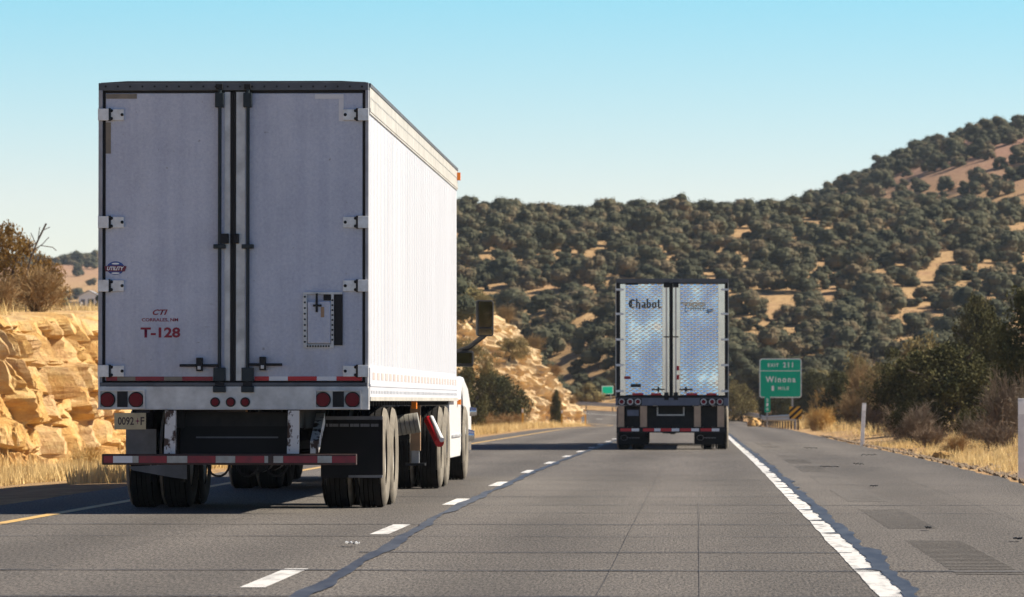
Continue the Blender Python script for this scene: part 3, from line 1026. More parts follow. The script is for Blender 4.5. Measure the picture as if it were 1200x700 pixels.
# doors
doors = []
for side, (xa, xb) in enumerate(((123.2, 269.6), (276.2, 424.6))):
    d = MB()
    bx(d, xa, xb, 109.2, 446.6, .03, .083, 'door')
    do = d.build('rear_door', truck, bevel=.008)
    doors.append(do)
    e = MB()
    if side == 0:
        bx(e, 263.2, 269.2, 107.8, 446.2, .024, .0295, 'alu')
        bx(e, 269.8, 272.4, 107.8, 447.5, .018, .08, 'gap'); bx(e, 120.5, 122.9, 107.4, 447.5, .03, .08, 'gap')
    else:
        bx(e, 276.6, 286.6, 107.8, 446.2, .024, .0295, 'alu')
        bx(e, 273.3, 275.9, 107.8, 447.5, .018, .08, 'gap'); bx(e, 424.9, 427.9, 107.4, 447.5, .03, .08, 'gap')
    bx(e, xa, xb, 106.3, 108.9, .03, .08, 'gap')
    e.build('edge_trim', do)
    for py in (134.5, 260.5, 335, 435):
        h = MB()
        if side == 0:
            bx(h, 129, 145, py - 6.5, py + 6.5, .008, .0295, 'hinge')
            bx(h, 115, 127.6, py - 7, py + 7, -.022, -.002, 'hinge')
            x, z0 = R1(128.3, py + 7.5); z1 = R1(128.3, py - 7.5)[1]
            h.tube((x, -.004, z0), (x, -.004, z1), .014, 'black')
            for q, w_ in ((130.5, -4.6), (130.5, 4.6), (143.0, 0)):
                x, z = R1(q, py + w_); h.disc(x, z, .016, .0, .0078, 'black', 10)
        else:
            bx(h, 402, 418, py - 6.5, py + 6.5, .008, .0295, 'hinge')
            bx(h, 419.6, 432, py - 7, py + 7, -.022, -.002, 'hinge')
            x, z0 = R1(418.8, py + 7.5); z1 = R1(418.8, py - 7.5)[1]
            h.tube((x, -.004, z0), (x, -.004, z1), .014, 'black')
            for q, w_ in ((416.5, -4.6), (416.5, 4.6), (404.5, 0)):
                x, z = R1(q, py + w_); h.disc(x, z, .016, .0, .0078, 'black', 10)
        h.build('hinge', do, bevel=.003)
    # lock rod with its keepers
    px = 257.3 if side == 0 else 290.3
    rd = MB()
    x, z0 = R1(px, 452); z1 = R1(px, 100)[1]
    rd.tube((x, -.012, z0), (x, -.012, z1), .0175, 'rod', n=12)
    rd.build('lock_rod', do)
    for hw_, ya, yb, d0, d1, key in ((5, 109, 126, -.034, .029, 'rod'), (4, 98.6, 105, -.032, -.008, 'black'), (7, 431, 447, -.038, .0285, 'rod'), (7.5, 452.8, 460, -.036, -.008, 'rod'),
                                     (5.5, 447.5, 452.6, -.03, -.008, 'black'), (7, 286.5, 291.5, -.036, .0285, 'rod')):
        kp = MB(); bx(kp, px - hw_, px + hw_, ya, yb, d0, d1, key); kp.build('rod_keeper', do, bevel=.006)
    c = MB()
    if side == 0:
        bx(c, 258.5, 268, 274, 285.5, -.028, .0235, 'black')
    else:
        bx(c, 273.6, 280, 274, 285.5, -.028, .0235, 'black')
    c.build('door_latch', do, bevel=.005)
    h = MB()
    if side == 0:
        x0, zz = R1(211, 428.5); x1 = R1(256, 428.5)[0]; cx_ = R1(234, 428.5)[0]
    else:
        x0, zz = R1(292, 427.5); x1 = R1(331, 427.5)[0]; cx_ = R1(308, 427.5)[0]
    h.tube((x0, -.03, zz), (x1, -.03, zz), .014, 'black')
    h.box(cx_ - .03, cx_ + .03, -.042, .029, zz - .055, zz + .075, 'black')
    h.box(cx_ - .016, cx_ + .016, -.05, -.0425, zz - .04, zz - .005, 'alu')
    h.build('rod_handle', do, bevel=.004)

# tape along the door bottoms
t = MB()
cols = [(119.8, 137, 'redold'), (137, 158, 'oldtape'), (158, 192, 'redold'), (192, 213, 'oldtape'), (213, 249, 'redold')]
for a, b, k_ in cols:
    bx(t, a + .2 if a > 123 else 124, b, 441.5, 446.4, .024, .0293, k_)
o = t.build('reflective_tape', doors[0]); o['label'] = 'dirty faded red tape'
t = MB()
for a, b, k_ in [(298, 315, 'red'), (315, 337, 'whitetape'), (337, 371, 'red'), (371, 394, 'whitetape'), (394, 424, 'red')]:
    bx(t, a, b, 441.3, 446.3, .024, .0293, k_)
t.build('reflective_tape', doors[1])
t = MB(); bx(t, 124, 160, 110, 115.6, .0262, .0293, 'oldtape'); bx(t, 123.6, 129.5, 143.5, 180, .0262, .0293, 'oldtape')
t.build('corner_tape', doors[0])
M['rubmark'] = mat('scuffed whitish tape', (0.70, 0.70, 0.72), 0.5)
t = MB(); bx(t, 369, 402.5, 110.3, 115.6, .0262, .0293, 'rubmark'); bx(t, 396.8, 402.5, 116, 142, .0262, .0293, 'rubmark')
t.build('corner_tape', doors[1])

# lettering and emblem
def sc(w_px): return w_px * Y1 / F


for body_t, px, py, wp, hp, bold, sh in (('CTI', 187.3, 366, 18, 6.6, .03, .35), ('CORRALES, NM', 187, 375.2, 43, 4.6, .02, 0), ('T-128', 187.6, 389.8, 47, 12.2, .035, 0)):
    x, z = R1(px, py)
    text('lettering', body_t, x, z, sc(wp), sc(hp), .0275, 'letter_red', doors[0], bold, sh)
em = MB()
x, z = R1(135, 314.2)
em.disc(x, z, sc(7.9), .026, .0293, 'logo_blue', 28, sc(10.6))
em.prism_y([(x - sc(13.2), z + sc(2.2)), (x - sc(11.6), z - sc(4)), (x + sc(11), z - sc(4)), (x + sc(13.2), z + sc(2.2)), (x + sc(6), z + sc(2.9)), (x - sc(6), z + sc(2.9))], .022, .0258, 'logo_red')
emo = em.build('emblem', doors[0])
text('lettering', 'UTILITY', x, z - sc(.5), sc(20), sc(4.4), .0205, 'signwhite', emo, .03, .25)
em2 = MB(); em2.disc(x, z + sc(5.2), sc(1.0), .0245, .0257, 'signwhite', 16, sc(4.5)); em2.disc(x, z - sc(6.0), sc(.9), .0245, .0257, 'signwhite', 16, sc(5))
em2.build('emblem_stripe', emo)

# vent hatch in the right door
vt = MB()
bx(vt, 355, 401, 342.5, 345, .004, .029, 'alu'); bx(vt, 355, 391, 404, 407.5, .004, .029, 'alu')
bx(vt, 355, 359.5, 345.1, 403.9, .004, .029, 'alu'); bx(vt, 388, 391, 345.1, 403.9, .004, .029, 'alu')
bx(vt, 391.4, 401.3, 345.2, 404.8, .012, .029, 'gap'); bx(vt, 379, 387.8, 345.2, 352, .012, .029, 'gap')
for i in range(9):
    for q in ((357.2, 348 + i * 6.6), (360.5 + i * 3.1, 405.8), (389.5, 352 + i * 5.8)):
        x, z = R1(*q); vt.disc(x, z, .010, -.0005, .0038, 'black', 8)
vo = vt.build('vent_frame', doors[1])
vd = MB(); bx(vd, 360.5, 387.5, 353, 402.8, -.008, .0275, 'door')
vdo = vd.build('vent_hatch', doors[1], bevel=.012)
vl = MB(); bx(vl, 370, 372.6, 344, 366, -.022, -.0085, 'black'); bx(vl, 367, 377, 357, 359.5, -.020, -.009, 'black'); bx(vl, 376, 380, 360, 372, -.0105, -.0085, 'leg')
vl.build('hatch_latch', vdo)

# sill with its lamps
sl = MB()
bx(sl, 115, 432, 453, 480.3, .0, .14, 'alu')
sl.box(R1(115, 0)[0], R1(432, 0)[0], -.006, -.0005, R1(0, 480.2)[1], R1(0, 478.6)[1], 'alu')
slo = sl.build('rear_sill', truck, bevel=.006)
for x0, x1 in ((116.5, 170), (369, 423.5)):
    b = MB()
    bx(b, x0, x1, 457, 458.6, -.03, -.001, 'alu'); bx(b, x0, x1, 477.4, 479.2, -.03, -.001, 'alu')
    bx(b, x0, x0 + 1.6, 458.6, 477.4, -.03, -.001, 'alu'); bx(b, x1 - 1.6, x1, 458.6, 477.4, -.03, -.001, 'alu')
    bx(b, x0 + 21, x1 - 20.5, 459, 477.2, -.016, -.001, 'black')
    bo = b.build('lamp_bracket', slo)
    for px in (x0 + 9.6, x1 - 10.2):
        x, z = R1(px, 468.6)
        l = MB(); l.disc(x, z, .076, -.022, -.001, 'black', 28)
        l.disc(x, z, .064, -.032, -.0225, 'lens', 28); l.disc(x, z, .040, -.036, -.0325, 'lens', 24)
        l.build('tail_light', slo)
for px in (252.2, 270.4, 287.4):
    x, z = R1(px, 471.4)
    MB().disc(x, z, .047, -.016, -.001, 'black', 22).disc(x, z, .034, -.026, -.0165, 'lens', 22).build('marker_light', slo)
for px in (116.2, 431):
    MB().tube((R1(px, 440)[0], -.012, R1(px, 455)[1]), (R1(px, 440)[0], -.012, R1(px, 441)[1]), .008, 'hinge', n=6).build('door_chain', slo)

# underride guard
g = MB()
bx(g, 121, 418.5, 532, 545, -.10, .0, 'rustbar')
go = g.build('underride_guard', truck, bevel=.006)
for (xa, xb) in ((192.5, 205.5), (336.5, 350.0)):
    p = MB(); a = R1(xa, 481.3); b = R1(xb, 531.8)
    p.prism_y([(a[0], b[1]), (b[0], b[1]), (b[0] + .004, a[1]), (a[0] + .012, a[1])], -.02, .06, 'rusty')
    p.prism_x([(.061, b[1]), (.061, a[1]), (.55, a[1]), (.2, b[1])], a[0], a[0] + .012, 'rusty')
    p.build('guard_post', go)
a = R1(358, 485); b = R1(372, 532)
MB().prism_x([(.3, b[1]), (.3, b[1] + .12), (1.0, a[1]), (1.05, a[1]), (1.05, a[1] - .1)], R1(361, 0)[0], R1(371, 0)[0], 'rusty').build('guard_brace', go)
t = MB()
for x0, x1, k_ in ((123, 134, 'redold'), (134, 157, 'whitetape'), (157, 164, 'oldwhite'), (164, 197, 'redold'), (197, 221, 'oldwhite'), (221, 254, 'redold'), (254, 277, 'oldwhite'),
                   (277, 311, 'redold'), (311, 315.5, 'oldwhite'), (321.5, 333, 'oldwhite'), (333, 373, 'redold'), (373, 390, 'oldwhite'), (390, 417.5, 'redold')):
    bx(t, x0 + .15, x1 - .15, 534.4, 542.4, -.106, -.1005, k_)
t.build('reflective_tape', go)

# plate
pl = MB(); bx(pl, 134, 171, 484, 503.5, -.005, .004, 'plate')
po = pl.build('license_plate', truck, bevel=.002)
x, z = R1(150, 493.6); text('lettering', '0092', x - .02, z, sc(19), sc(9.5), -.0065, 'platetext', po, .02)
x, z = R1(167, 493.6); text('lettering', 'F', x, z, sc(4.6), sc(9.5), -.0065, 'platetext', po, .02)
zs = MB(); x, z = R1(161.3, 493.6)
zs.disc(x, z, .011, -.0068, -.0055, 'logo_red', 12); zs.box(x - .022, x + .022, -.0064, -.0056, z - .003, z + .003, 'logo_red'); zs.box(x - .003, x + .003, -.0062, -.0057, z - .03, z + .03, 'logo_red')
zs.build('plate_symbol', po)
MB().box(R1(160, 0)[0], R1(176, 0)[0], .005, .03, R1(0, 484)[1], R1(0, 480.6)[1], 'black').build('plate_bracket', truck)

# running gear
A1, A2 = 2.6, 3.85
dual_axle(truck, A1); dual_axle(truck, A2)
ub = MB()
for s in (-1, 1):
    ub.box(s * .50, s * .62, .25, 6.2, .82, 1.12, 'black')
    for yy in (A1, A2):
        ub.box(s * .46, s * .66, yy - .45, yy + .45, .60, .68, 'black'); ub.box(s * .5, s * .6, yy - .08, yy + .08, .681, .8, 'black')
for k in range(40):
    ub.box(-HW + .06, HW - .06, .35 + k * .4, .40 + k * .4, ZB - .10, ZB, 'black')
bx(ub, 206.5, 336, 483, 534, .35, .37, 'flap'); bx(ub, 208, 334, 483.5, 500, .338, .349, 'black'); bx(ub, 225, 322, 512, 514, .343, .349, 'steelgrey')
ub.tube((-.35, 5.0, .62), (.35, 5.0, .62), .16, 'black', n=14)
ub.tube((-.3, 2.2, .78), (.3, 2.2, .78), .12, 'black', n=14)
ub.build('underframe', truck)
for i in range(3):
    hs = MB()
    pts = [(-.30 + i * .28 + .11 * math.cos(t_), 1.5 + .1 * i, .46 + .13 * math.sin(t_)) for t_ in np.linspace(math.pi, 2 * math.pi, 8)]
    hs.path(pts, .012, 'black', 6); hs.build('brake_hose', truck)


def R1d(px, py, dy):
    p_ = at(px, py, Y1 + dy); return p_.x - C1, p_.z


mf = MB()
a = R1d(376, 491.5, 1.85); b = R1d(448.5, 560, 1.85)
mf.box(a[0], b[0], 1.85, 1.862, b[1], a[1], 'flap')
mf.box(a[0], b[0], 1.835, 1.848, a[1] - .005, a[1] + .03, 'flapgrey')
for i in range(15):
    xx = a[0] + .05 + i * (b[0] - a[0] - .1) / 15
    mf.box(xx, xx + .022 + .01 * (i % 3), 1.8465, 1.8495, a[1] - .075, a[1] - .045, 'flapgrey')
mf.box(a[0] + .28, b[0], 1.80, 1.848, b[1], b[1] + .025, 'flapgrey')
mf.build('mud_flap', truck)
mf = MB()
a = R1d(147.5, 503, 1.85); b = R1d(183, 540, 1.85)
mf.box(a[0], b[0], 1.85, 1.862, b[1], a[1], 'flapgrey')
a = R1d(150, 547, 1.7); b = R1d(219, 562, 1.7)
mf.prism_y([(a[0], a[1]), (b[0], a[1] + .03), (b[0], b[1]), (b[0] - .15, b[1] + .02), (a[0] + .05, b[1] + .09)], 1.7, 1.712, 'flapgrey')
o = mf.build('mud_flap', truck); o['label'] = 'grey torn mud flap'

for s in (-1, 1):
    lg = MB(); lx = s * 1.05
    lg.box(lx - .06, lx + .06, 11.3, 11.42, .48, 1.12, 'leg'); lg.box(lx - .045, lx + .045, 11.315, 11.405, .33, .479, 'galv'); lg.box(lx - .12, lx + .12, 11.22, 11.5, .30, .329, 'black')
    lg.build('landing_leg', truck)
MB().box(-.98, .98, 11.34, 11.38, .62, .70, 'black').build('landing_gear_brace', truck)
a = R1d(497, 493, 9.7); b = R1d(515, 519, 9.7)
rt = MB(); rt.tube((a[0], 10.6, a[1]), (b[0], 9.7, b[1]), .055, 'red', n=12); rt.tube((a[0] + .035, 10.55, a[1] + .03), (b[0] + .03, 9.65, b[1] + .035), .03, 'whitetape', n=8)
rt.build('flap_bracket', truck)
hb = MB()
a = R1d(476, 498, 8.0)
for i in range(6):
    hb.tube((a[0] - .16 + i * .052, 8.0, a[1] - .02 + i * .008), (a[0] - .115 + i * .052, 8.0, a[1] - .012 + i * .008), .115, 'grey', n=18)
hb.build('air_bellows', truck)
tractor(truck, 17.1)


# ------------------------------------------------------------------ second truck: polished quilted doors
Y2 = 105.0
C2 = at(787.7, 470, Y2).x
Z2 = zroad(Y2 + 2, C2)
truck2 = thing('semi_truck', 'farther truck with shiny quilted metal trailer doors, directly ahead in the right lane', 'semi truck', (C2, Y2, Z2))


def R2(px, py):
    p_ = at(px, py, Y2); return p_.x - C2, p_.z - Z2


def bx2(mb, x0, x1, ya, yb, d0, d1, key):
    a_ = R2(x0, ya); b_ = R2(x1, yb)
    return mb.box(a_[0], b_[0], d0, d1, a_[1], b_[1], key)


ZT2 = R2(787, 328)[1]
body = MB()
for s in (-1, 1):
    body.box(s * (HW - .05), s * (HW - .008), .12, L1, 1.12, ZT2 - .02, 'side')
    body.box(s * (HW - .006), s * (HW + .006), .13, L1, ZT2 - .25, ZT2, 'rail')
    body.box(s * (HW - .006), s * (HW + .006), .13, L1, 1.05, 1.38, 'rail')
body.box(-HW + .01, HW - .01, L1 + .001, L1 + .05, 1.12, ZT2 - .03, 'side')
body.box(-HW + .02, HW - .02, .12, L1, ZT2 - .019, ZT2 + .01, 'rail')
body.box(-HW + .05, HW - .05, .12, L1, 1.10, 1.119, 'black')
body.build('trailer_body', truck2)
fr = MB()
bx2(fr, 721.8, 853.5, 326.8, 331.6, 0, .12, 'steelgrey'); bx2(fr, 722.2, 726.3, 331.6, 465, 0, .12, 'black'); bx2(fr, 849.9, 853.2, 331.6, 465, 0, .12, 'black')
bx2(fr, 726.3, 849.9, 331.7, 465, .085, .11, 'gap')
for x0, x1 in ((721.2, 722.4), (853.0, 854.0)):
    bx2(fr, x0, x1, 332, 480, .01, .1, 'rail')
fr.build('rear_frame', truck2)
for side in (0, 1):
    d = MB()
    if side == 0:
        bx2(d, 733.2, 776.0, 333, 463, .03, .08, 'quilt')
    else:
        bx2(d, 797.2, 841.5, 333, 463, .03, .08, 'quilt')
    do = d.build('rear_door', truck2)
    tr = MB()
    if side == 0:
        bx2(tr, 726.8, 733.1, 333, 463.5, .026, .08, 'strip2'); bx2(tr, 776.1, 784.4, 333, 463.5, .026, .08, 'strip2')
    else:
        bx2(tr, 788.6, 797.1, 333, 463.5, .026, .08, 'strip2'); bx2(tr, 841.6, 849.4, 333, 463.5, .026, .08, 'strip2')
    tr.build('edge_trim', do)
    sg = MB(); bx2(sg, *((784.5, 786.2) if side == 0 else (786.8, 788.5)), 332, 464, .02, .08, 'gap'); sg.build('door_seal', do)
    for py in (339.5, 368, 398, 428, 458.5):
        h = MB()
        if side == 0: bx2(h, 721.5, 731, py - 1.2, py + 1.2, -.02, -.002, 'hinge')
        else: bx2(h, 845, 854, py - 1.2, py + 1.2, -.02, -.002, 'hinge')
        h.build('hinge', do)
    px = 781 if side == 0 else 792
    rd = MB(); x, z0 = R2(px, 468); z1 = R2(px, 331)[1]
    rd.tube((x, -.01, z0), (x, -.01, z1), .019, 'rail', n=8)
    bx2(rd, px - 3.3, px + 3.3, 331, 337, -.03, .025, 'black'); bx2(rd, px - 3.3, px + 3.3, 394.3, 395.6, -.032, .025, 'black'); bx2(rd, px - 2.6, px + 2.6, 460, 469, -.03, -.005, 'black')
    rd.build('lock_rod', do)
    h = MB()
    x0, zz = R2(764, 456.5) if side == 0 else R2(796, 456.5)
    x1 = R2(779, 0)[0] if side == 0 else R2(811, 0)[0]
    h.tube((x0, -.03, zz), (x1, -.03, zz), .014, 'black'); h.box((x0 + x1) / 2 - .02, (x0 + x1) / 2 + .02, -.04, .028, zz - .06, zz + .06, 'black')
    h.build('rod_handle', do)
    t = MB()
    for a_, b_ in (((741, 754), (763, 775)) if side == 0 else ((804, 817), (828, 840))):
        bx2(t, a_, b_, 461, 463.2, .018, .0255, 'red')
    t.build('reflective_tape', do)
    if side == 1:
        s_ = MB(); bx2(s_, 791.8, 796, 429, 434.5, .014, .0253, 'red'); bx2(s_, 791.8, 796, 439.5, 445, .014, .0253, 'red'); s_.build('door_sticker', do)
    else:
        s_ = MB(); bx2(s_, 731.5, 739, 441, 444.4, .018, .0295, 'redold'); bx2(s_, 739, 751, 450, 454, .018, .0295, 'blackletter'); s_.build('door_sticker', do)
        s_ = MB(); bx2(s_, 733, 748, 332.7, 333.9, .018, .0295, 'blackletter'); s_.build('door_sticker', do)

    # lettering drawn with a broad nib held at an angle
    pen = MB(); U = sc(1.0) * Y2 / Y1

    def nib(pts, ox, oz, wn=1.9, th=.6):
        for (ax, az), (bx_, bz) in zip(pts[:-1], pts[1:]):
            dx, dz = wn * .5 * U, th * .5 * U
            A = (ox + ax * U, oz + az * U); B = (ox + bx_ * U, oz + bz * U)
            off = [(-dx, -dz), (dx, -dz), (dx, dz), (-dx, dz)]
            q = sorted({(A[0] + p_, A[1] + r_) for p_, r_ in off} | {(B[0] + p_, B[1] + r_) for p_, r_ in off})
            lo, up = [], []
            cr_ = lambda o_, a2, b2: (a2[0] - o_[0]) * (b2[1] - o_[1]) - (a2[1] - o_[1]) * (b2[0] - o_[0])
            for p_ in q:
                while len(lo) > 1 and cr_(lo[-2], lo[-1], p_) <= 0: lo.pop()
                lo.append(p_)
            for p_ in q[::-1]:
                while len(up) > 1 and cr_(up[-2], up[-1], p_) <= 0: up.pop()
                up.append(p_)
            hull = lo[:-1] + up[:-1]
            yy = .0262 - .00004 * len(pen.f)
            pen.add([(p_[0], yy, p_[1]) for p_ in hull], [tuple(range(len(hull)))], 'blackletter')
    if side == 0:
        ox, oz = R2(737, 361)
        G = {'C': ([[(6.6, 8.2), (4.6, 9.8), (1.6, 8.6), (.4, 5), (1.4, 1.4), (3.8, .2), (6.2, 1.4)], [(2.9, 8.4), (2.8, 2.2)]], 8.0),
             'h': ([[(.6, 10.5), (.6, .3)], [(.6, 5.6), (2.7, 6.6), (3.9, 5.2), (3.9, .6), (3.2, -.8)]], 5.9),
             'a': ([[(.4, 6.2), (2.6, 6.6), (3.6, 5.4), (3.6, .3), (4.4, .2)], [(3.4, 3.6), (.7, 2.8), (.6, .6), (2.2, .2), (3.4, 1.2)]], 5.6),
             'b': ([[(.6, 10.5), (.6, .8), (2.3, .1), (3.9, 1.6), (3.9, 5.2), (2.6, 6.5), (.8, 5.4)]], 5.9),
             'o': ([[(.6, 1.2), (.6, 5.4), (2.4, 6.6), (3.9, 5.2), (3.9, 1.2), (2.2, .1), (.6, 1.2)]], 5.7),
             't': ([[(1.2, 9.6), (1.2, 1.0), (2.6, .2), (3.5, .8)], [(-.3, 6.5), (3.2, 6.5)]], 4.2)}
        for ch in 'Chabot':
            st_, adv = G[ch]
            for pts in st_: nib(pts, ox, oz)
            ox += adv * 1.08 * U
        pen.build('lettering', do)
    else:
        ox, oz = R2(797.5, 367)
        nib([(0, 11.6), (28.5, 11.6), (28.5, 4.6)], ox, oz, .5, 1.0)
        nib([(5, 9.2), (27.5, 9.2)], ox, oz, .5, .9)
        x = 6
        for ch in 'EAAA':
            if ch == 'E': sts = [[(0, 9), (-.6, 1.2)], [(0, 5.8), (4, 5.8)], [(-.4, 1.4), (1.6, 1.4)]]
            else: sts = [[(.2, 2.8), (.5, 7.2), (3.8, 7.2), (3.8, 2.8)], [(.3, 5), (5.5, 5)]]
            for pts in sts: nib([(a_ + x, b_) for a_, b_ in pts], ox, oz, .55, .7)
            x += 5.6
        nib([(29, 2.8), (38, 4.2)], ox, oz, .7, .8); nib([(30, .8), (37.5, 2.2)], ox, oz, .7, .8)
        nib([(31.5, 5), (33, -1)], ox, oz, .7, .8)
        pen.build('lettering', do)

sl = MB()
bx2(sl, 721.5, 853.5, 465.2, 475.4, -.02, .14, 'sill2'); bx2(sl, 721.5, 853.5, 465.0, 466.4, -.03, -.0205, 'black')
bx2(sl, 724, 752, 467, 475, -.03, -.0205, 'black'); bx2(sl, 820, 848, 467, 475, -.03, -.0205, 'black')
slo = sl.build('rear_sill', truck2)
for px in (728.5, 738.5, 747.5, 824.6, 834.5, 843.6):
    x, z = R2(px, 471)
    MB().disc(x, z, .072, -.042, -.0305, 'alu', 18).disc(x, z, .05, -.05, -.0425, 'lens', 18).build('tail_light', slo)
g = MB(); bx2(g, 722.5, 851.5, 500.8, 507.2, -.05, .06, 'black')
go = g.build('underride_guard', truck2)
for a_, b_ in ((724.4, 731.5), (750.2, 758.2), (813.4, 821.2), (840.6, 848.6)):
    p = MB(); bx2(p, a_, b_, 476, 500.6, -.02, .05, 'peach'); p.build('guard_post', go)
t = MB()
for i, a_ in enumerate((727, 753.6, 774, 797, 821)):
    bx2(t, a_, a_ + 13, 502.2, 505.6, -.056, -.0505, 'red')
    bx2(t, a_ + 13.2, min(a_ + 22, 848), 502.2, 505.6, -.055, -.0505, 'whitetape')
t.build('reflective_tape', go)
pl = MB(); bx2(pl, 735, 748.5, 480.5, 487.5, .0, .01, 'sill2'); pl.build('license_plate', truck2)
ub = MB(); bx2(ub, 733, 842, 476.5, 500.5, .5, .53, 'black')
bx2(ub, 769.5, 771, 477.5, 487, .44, .499, 'alu'); bx2(ub, 800.5, 802, 477.5, 487, .44, .499, 'alu'); bx2(ub, 769.5, 802, 485.8, 487.4, .43, .4395, 'alu')
for s in (-1, 1):
    ub.box(s * .5, s * .62, .54, 6, .8, 1.08, 'black')
rr = random.Random(3)
for i in range(16):
    x0_ = -.62 + i * .078
    ub.box(x0_, x0_ + .076, 1.2, 1.24, .40 + rr.uniform(-.03, .05), .78, 'black')
ub.build('underframe', truck2)
for a_, b_ in ((724, 757.5), (813.5, 848.5)):
    mf = MB(); p0 = R2(a_, 507.6); p1 = R2(b_, 521.5)
    mf.box(p0[0], p1[0], 1.0, 1.012, p1[1], p0[1], 'flap')
    x0_ = (p0[0] + p1[0]) / 2; z0_ = (p0[1] + p1[1]) / 2 + .02
    for j in range(9):
        mf.box(x0_ - .14 + j * .034, x0_ - .118 + j * .034, .996, .9995, z0_ - .02 + .01 * (j % 2), z0_ + .012, 'flapgrey')
    mf.path([(x0_ - .2 + .08 * math.cos(t_), .996, z0_ + .06 * math.sin(t_)) for t_ in np.linspace(0, 2 * math.pi, 13)], .006, 'flapgrey', 5)
    mf.build('mud_flap', truck2)
dual_axle(truck2, 1.75); dual_axle(truck2, 3.0)
tractor(truck2, 17.1, wide_mirrors=False)

# ------------------------------------------------------------------ signs, posts, guardrail
YS = 300.0


def S1(px, py, Y=YS):
    return at(px, py, Y)


a = S1(890, 420.5); b = S1(939.3, 466.3)
cx_, w_, h_ = (a.x + b.x) / 2, b.x - a.x, a.z - b.z
gz = ground(cx_, YS)
sg = thing('exit_sign', 'large green exit board reading EXIT 211, Winona, 1 MILE, right of the road', 'road sign', (cx_, YS, gz))


def rrect(w2, h2, r, n=5):
    out = []
    for cx2, cz2, t0 in ((w2 - r, h2 - r, 0), (-w2 + r, h2 - r, 90), (-w2 + r, -h2 + r, 180), (w2 - r, -h2 + r, 270)):
        for i in range(n + 1):
            t_ = R_(t0 + 90 * i / n); out.append((cx2 + r * math.cos(t_), cz2 + r * math.sin(t_)))
    return out


zc = (a.z + b.z) / 2 - gz
MB().prism_y([(x, z + zc) for x, z in rrect(w_ / 2, h_ / 2, .17)], .0, .03, 'signwhite').build('sign_border', sg)
face = MB().prism_y([(x, z + zc) for x, z in rrect(w_ / 2 - .055, h_ / 2 - .055, .13)], -.006, -.001, 'green').build('sign_panel', sg)
pxm = w_ / 49.3
line_z = zc + h_ / 2 - 14.3 * pxm
MB().box(-w_ / 2 + .056, w_ / 2 - .056, -.010, -.0065, line_z - .018, line_z + .018, 'signwhite').build('divider_line', face)
Zs = lambda py: S1(914, py).z - gz
Xs = lambda px: S1(px, 440).x - cx_
for body_t, px, py, wp, hp in (('EXIT', 906.2, 428.1, 12.5, 3.9), ('211', 923.5, 427.8, 11.5, 6.0), ('Winona', 914.8, 444.8, 35, 7.0), ('1', 905.6, 455.2, 2.6, 5.6), ('MILE', 918.2, 455.2, 12.5, 3.7)):
    text('lettering', body_t, Xs(px), Zs(py), wp * pxm, hp * pxm, -.010, 'signwhite', face, .0 if body_t == '1' else .018, 0, 1.28)
for px in (899.0, 928.6):
    x = Xs(px)
    MB().box(x - .05, x + .05, .035, .12, -.4, zc + h_ / 2 - .2, 'galv').build('post', sg)
mm = at(899.2, 473, 297)
ml = thing('mile_marker', 'narrow upright green mile marker with stacked white digits, just under the exit board', 'mile marker', (mm.x, 297, ground(mm.x, 297)))
a = at(896, 464.5, 297); b = at(902.6, 483.5, 297); gz = ground(mm.x, 297)
MB().box(a.x - mm.x, b.x - mm.x, 0, .012, b.z - gz, a.z - gz, 'green').build('sign_panel', ml)
for k, dgt in enumerate('210'):
    text('lettering', dgt, 0, at(899, 469 + k * 5.3, 297).z - gz, .13, .21, -.006, 'signwhite', ml, .02)
MB().box(-.03, .03, .014, .05, -.3, b.z - gz + .6, 'galv').build('post', ml)

# guardrail round the outside of the bend
ys_g = gridline([(215, 424, 7.62)])
gr = thing('guardrail', 'long galvanised steel guardrail on posts along the right edge of the bend', 'guardrail', (4.75, 213.5, zroad(213.5, 4.2)))
o0 = gr.location.copy()


def rail_pt(Y): return Vector((4.72 + xc(Y), Y, zroad(Y, 4.2) - 0.05))


wprof = [(.0, .42), (-.07, .47), (-.07, .51), (.0, .56), (.0, .60), (-.07, .65), (-.07, .69), (.0, .74)]
mb = MB(); vs = []
ysf = gridline([(213.5, 424, 1.0)])
for Y in ysf:
    p_ = rail_pt(Y); d_ = rail_pt(Y + .5) - rail_pt(Y - .5); d_.normalize(); nrm = Vector((d_.y, -d_.x, 0))
    for q in (0, 1):
        for ox, oz in wprof:
            vs.append(p_ + nrm * (ox + .006 * q) + Vector((0, 0, oz)) - o0)
k = len(wprof)
fs = []
for i in range(len(ysf) - 1):
    for q in (0, 1):
        for j in range(k - 1):
            fs.append((i * 2 * k + q * k + j, i * 2 * k + q * k + j + 1, (i + 1) * 2 * k + q * k + j + 1, (i + 1) * 2 * k + q * k + j))
mb.add(vs, fs, 'galv', True); mb.build('rail_beam', gr)
pm = MB(); pm.box(.03, .12, -.05, .05, -.4, .72, 'wood'); pm.box(.009, .03, -.05, .05, .50, .66, 'galv'); pm = pm.mesh('post')
for Y in ys_g:
    link('post', pm, gr, rail_pt(Y) - o0)

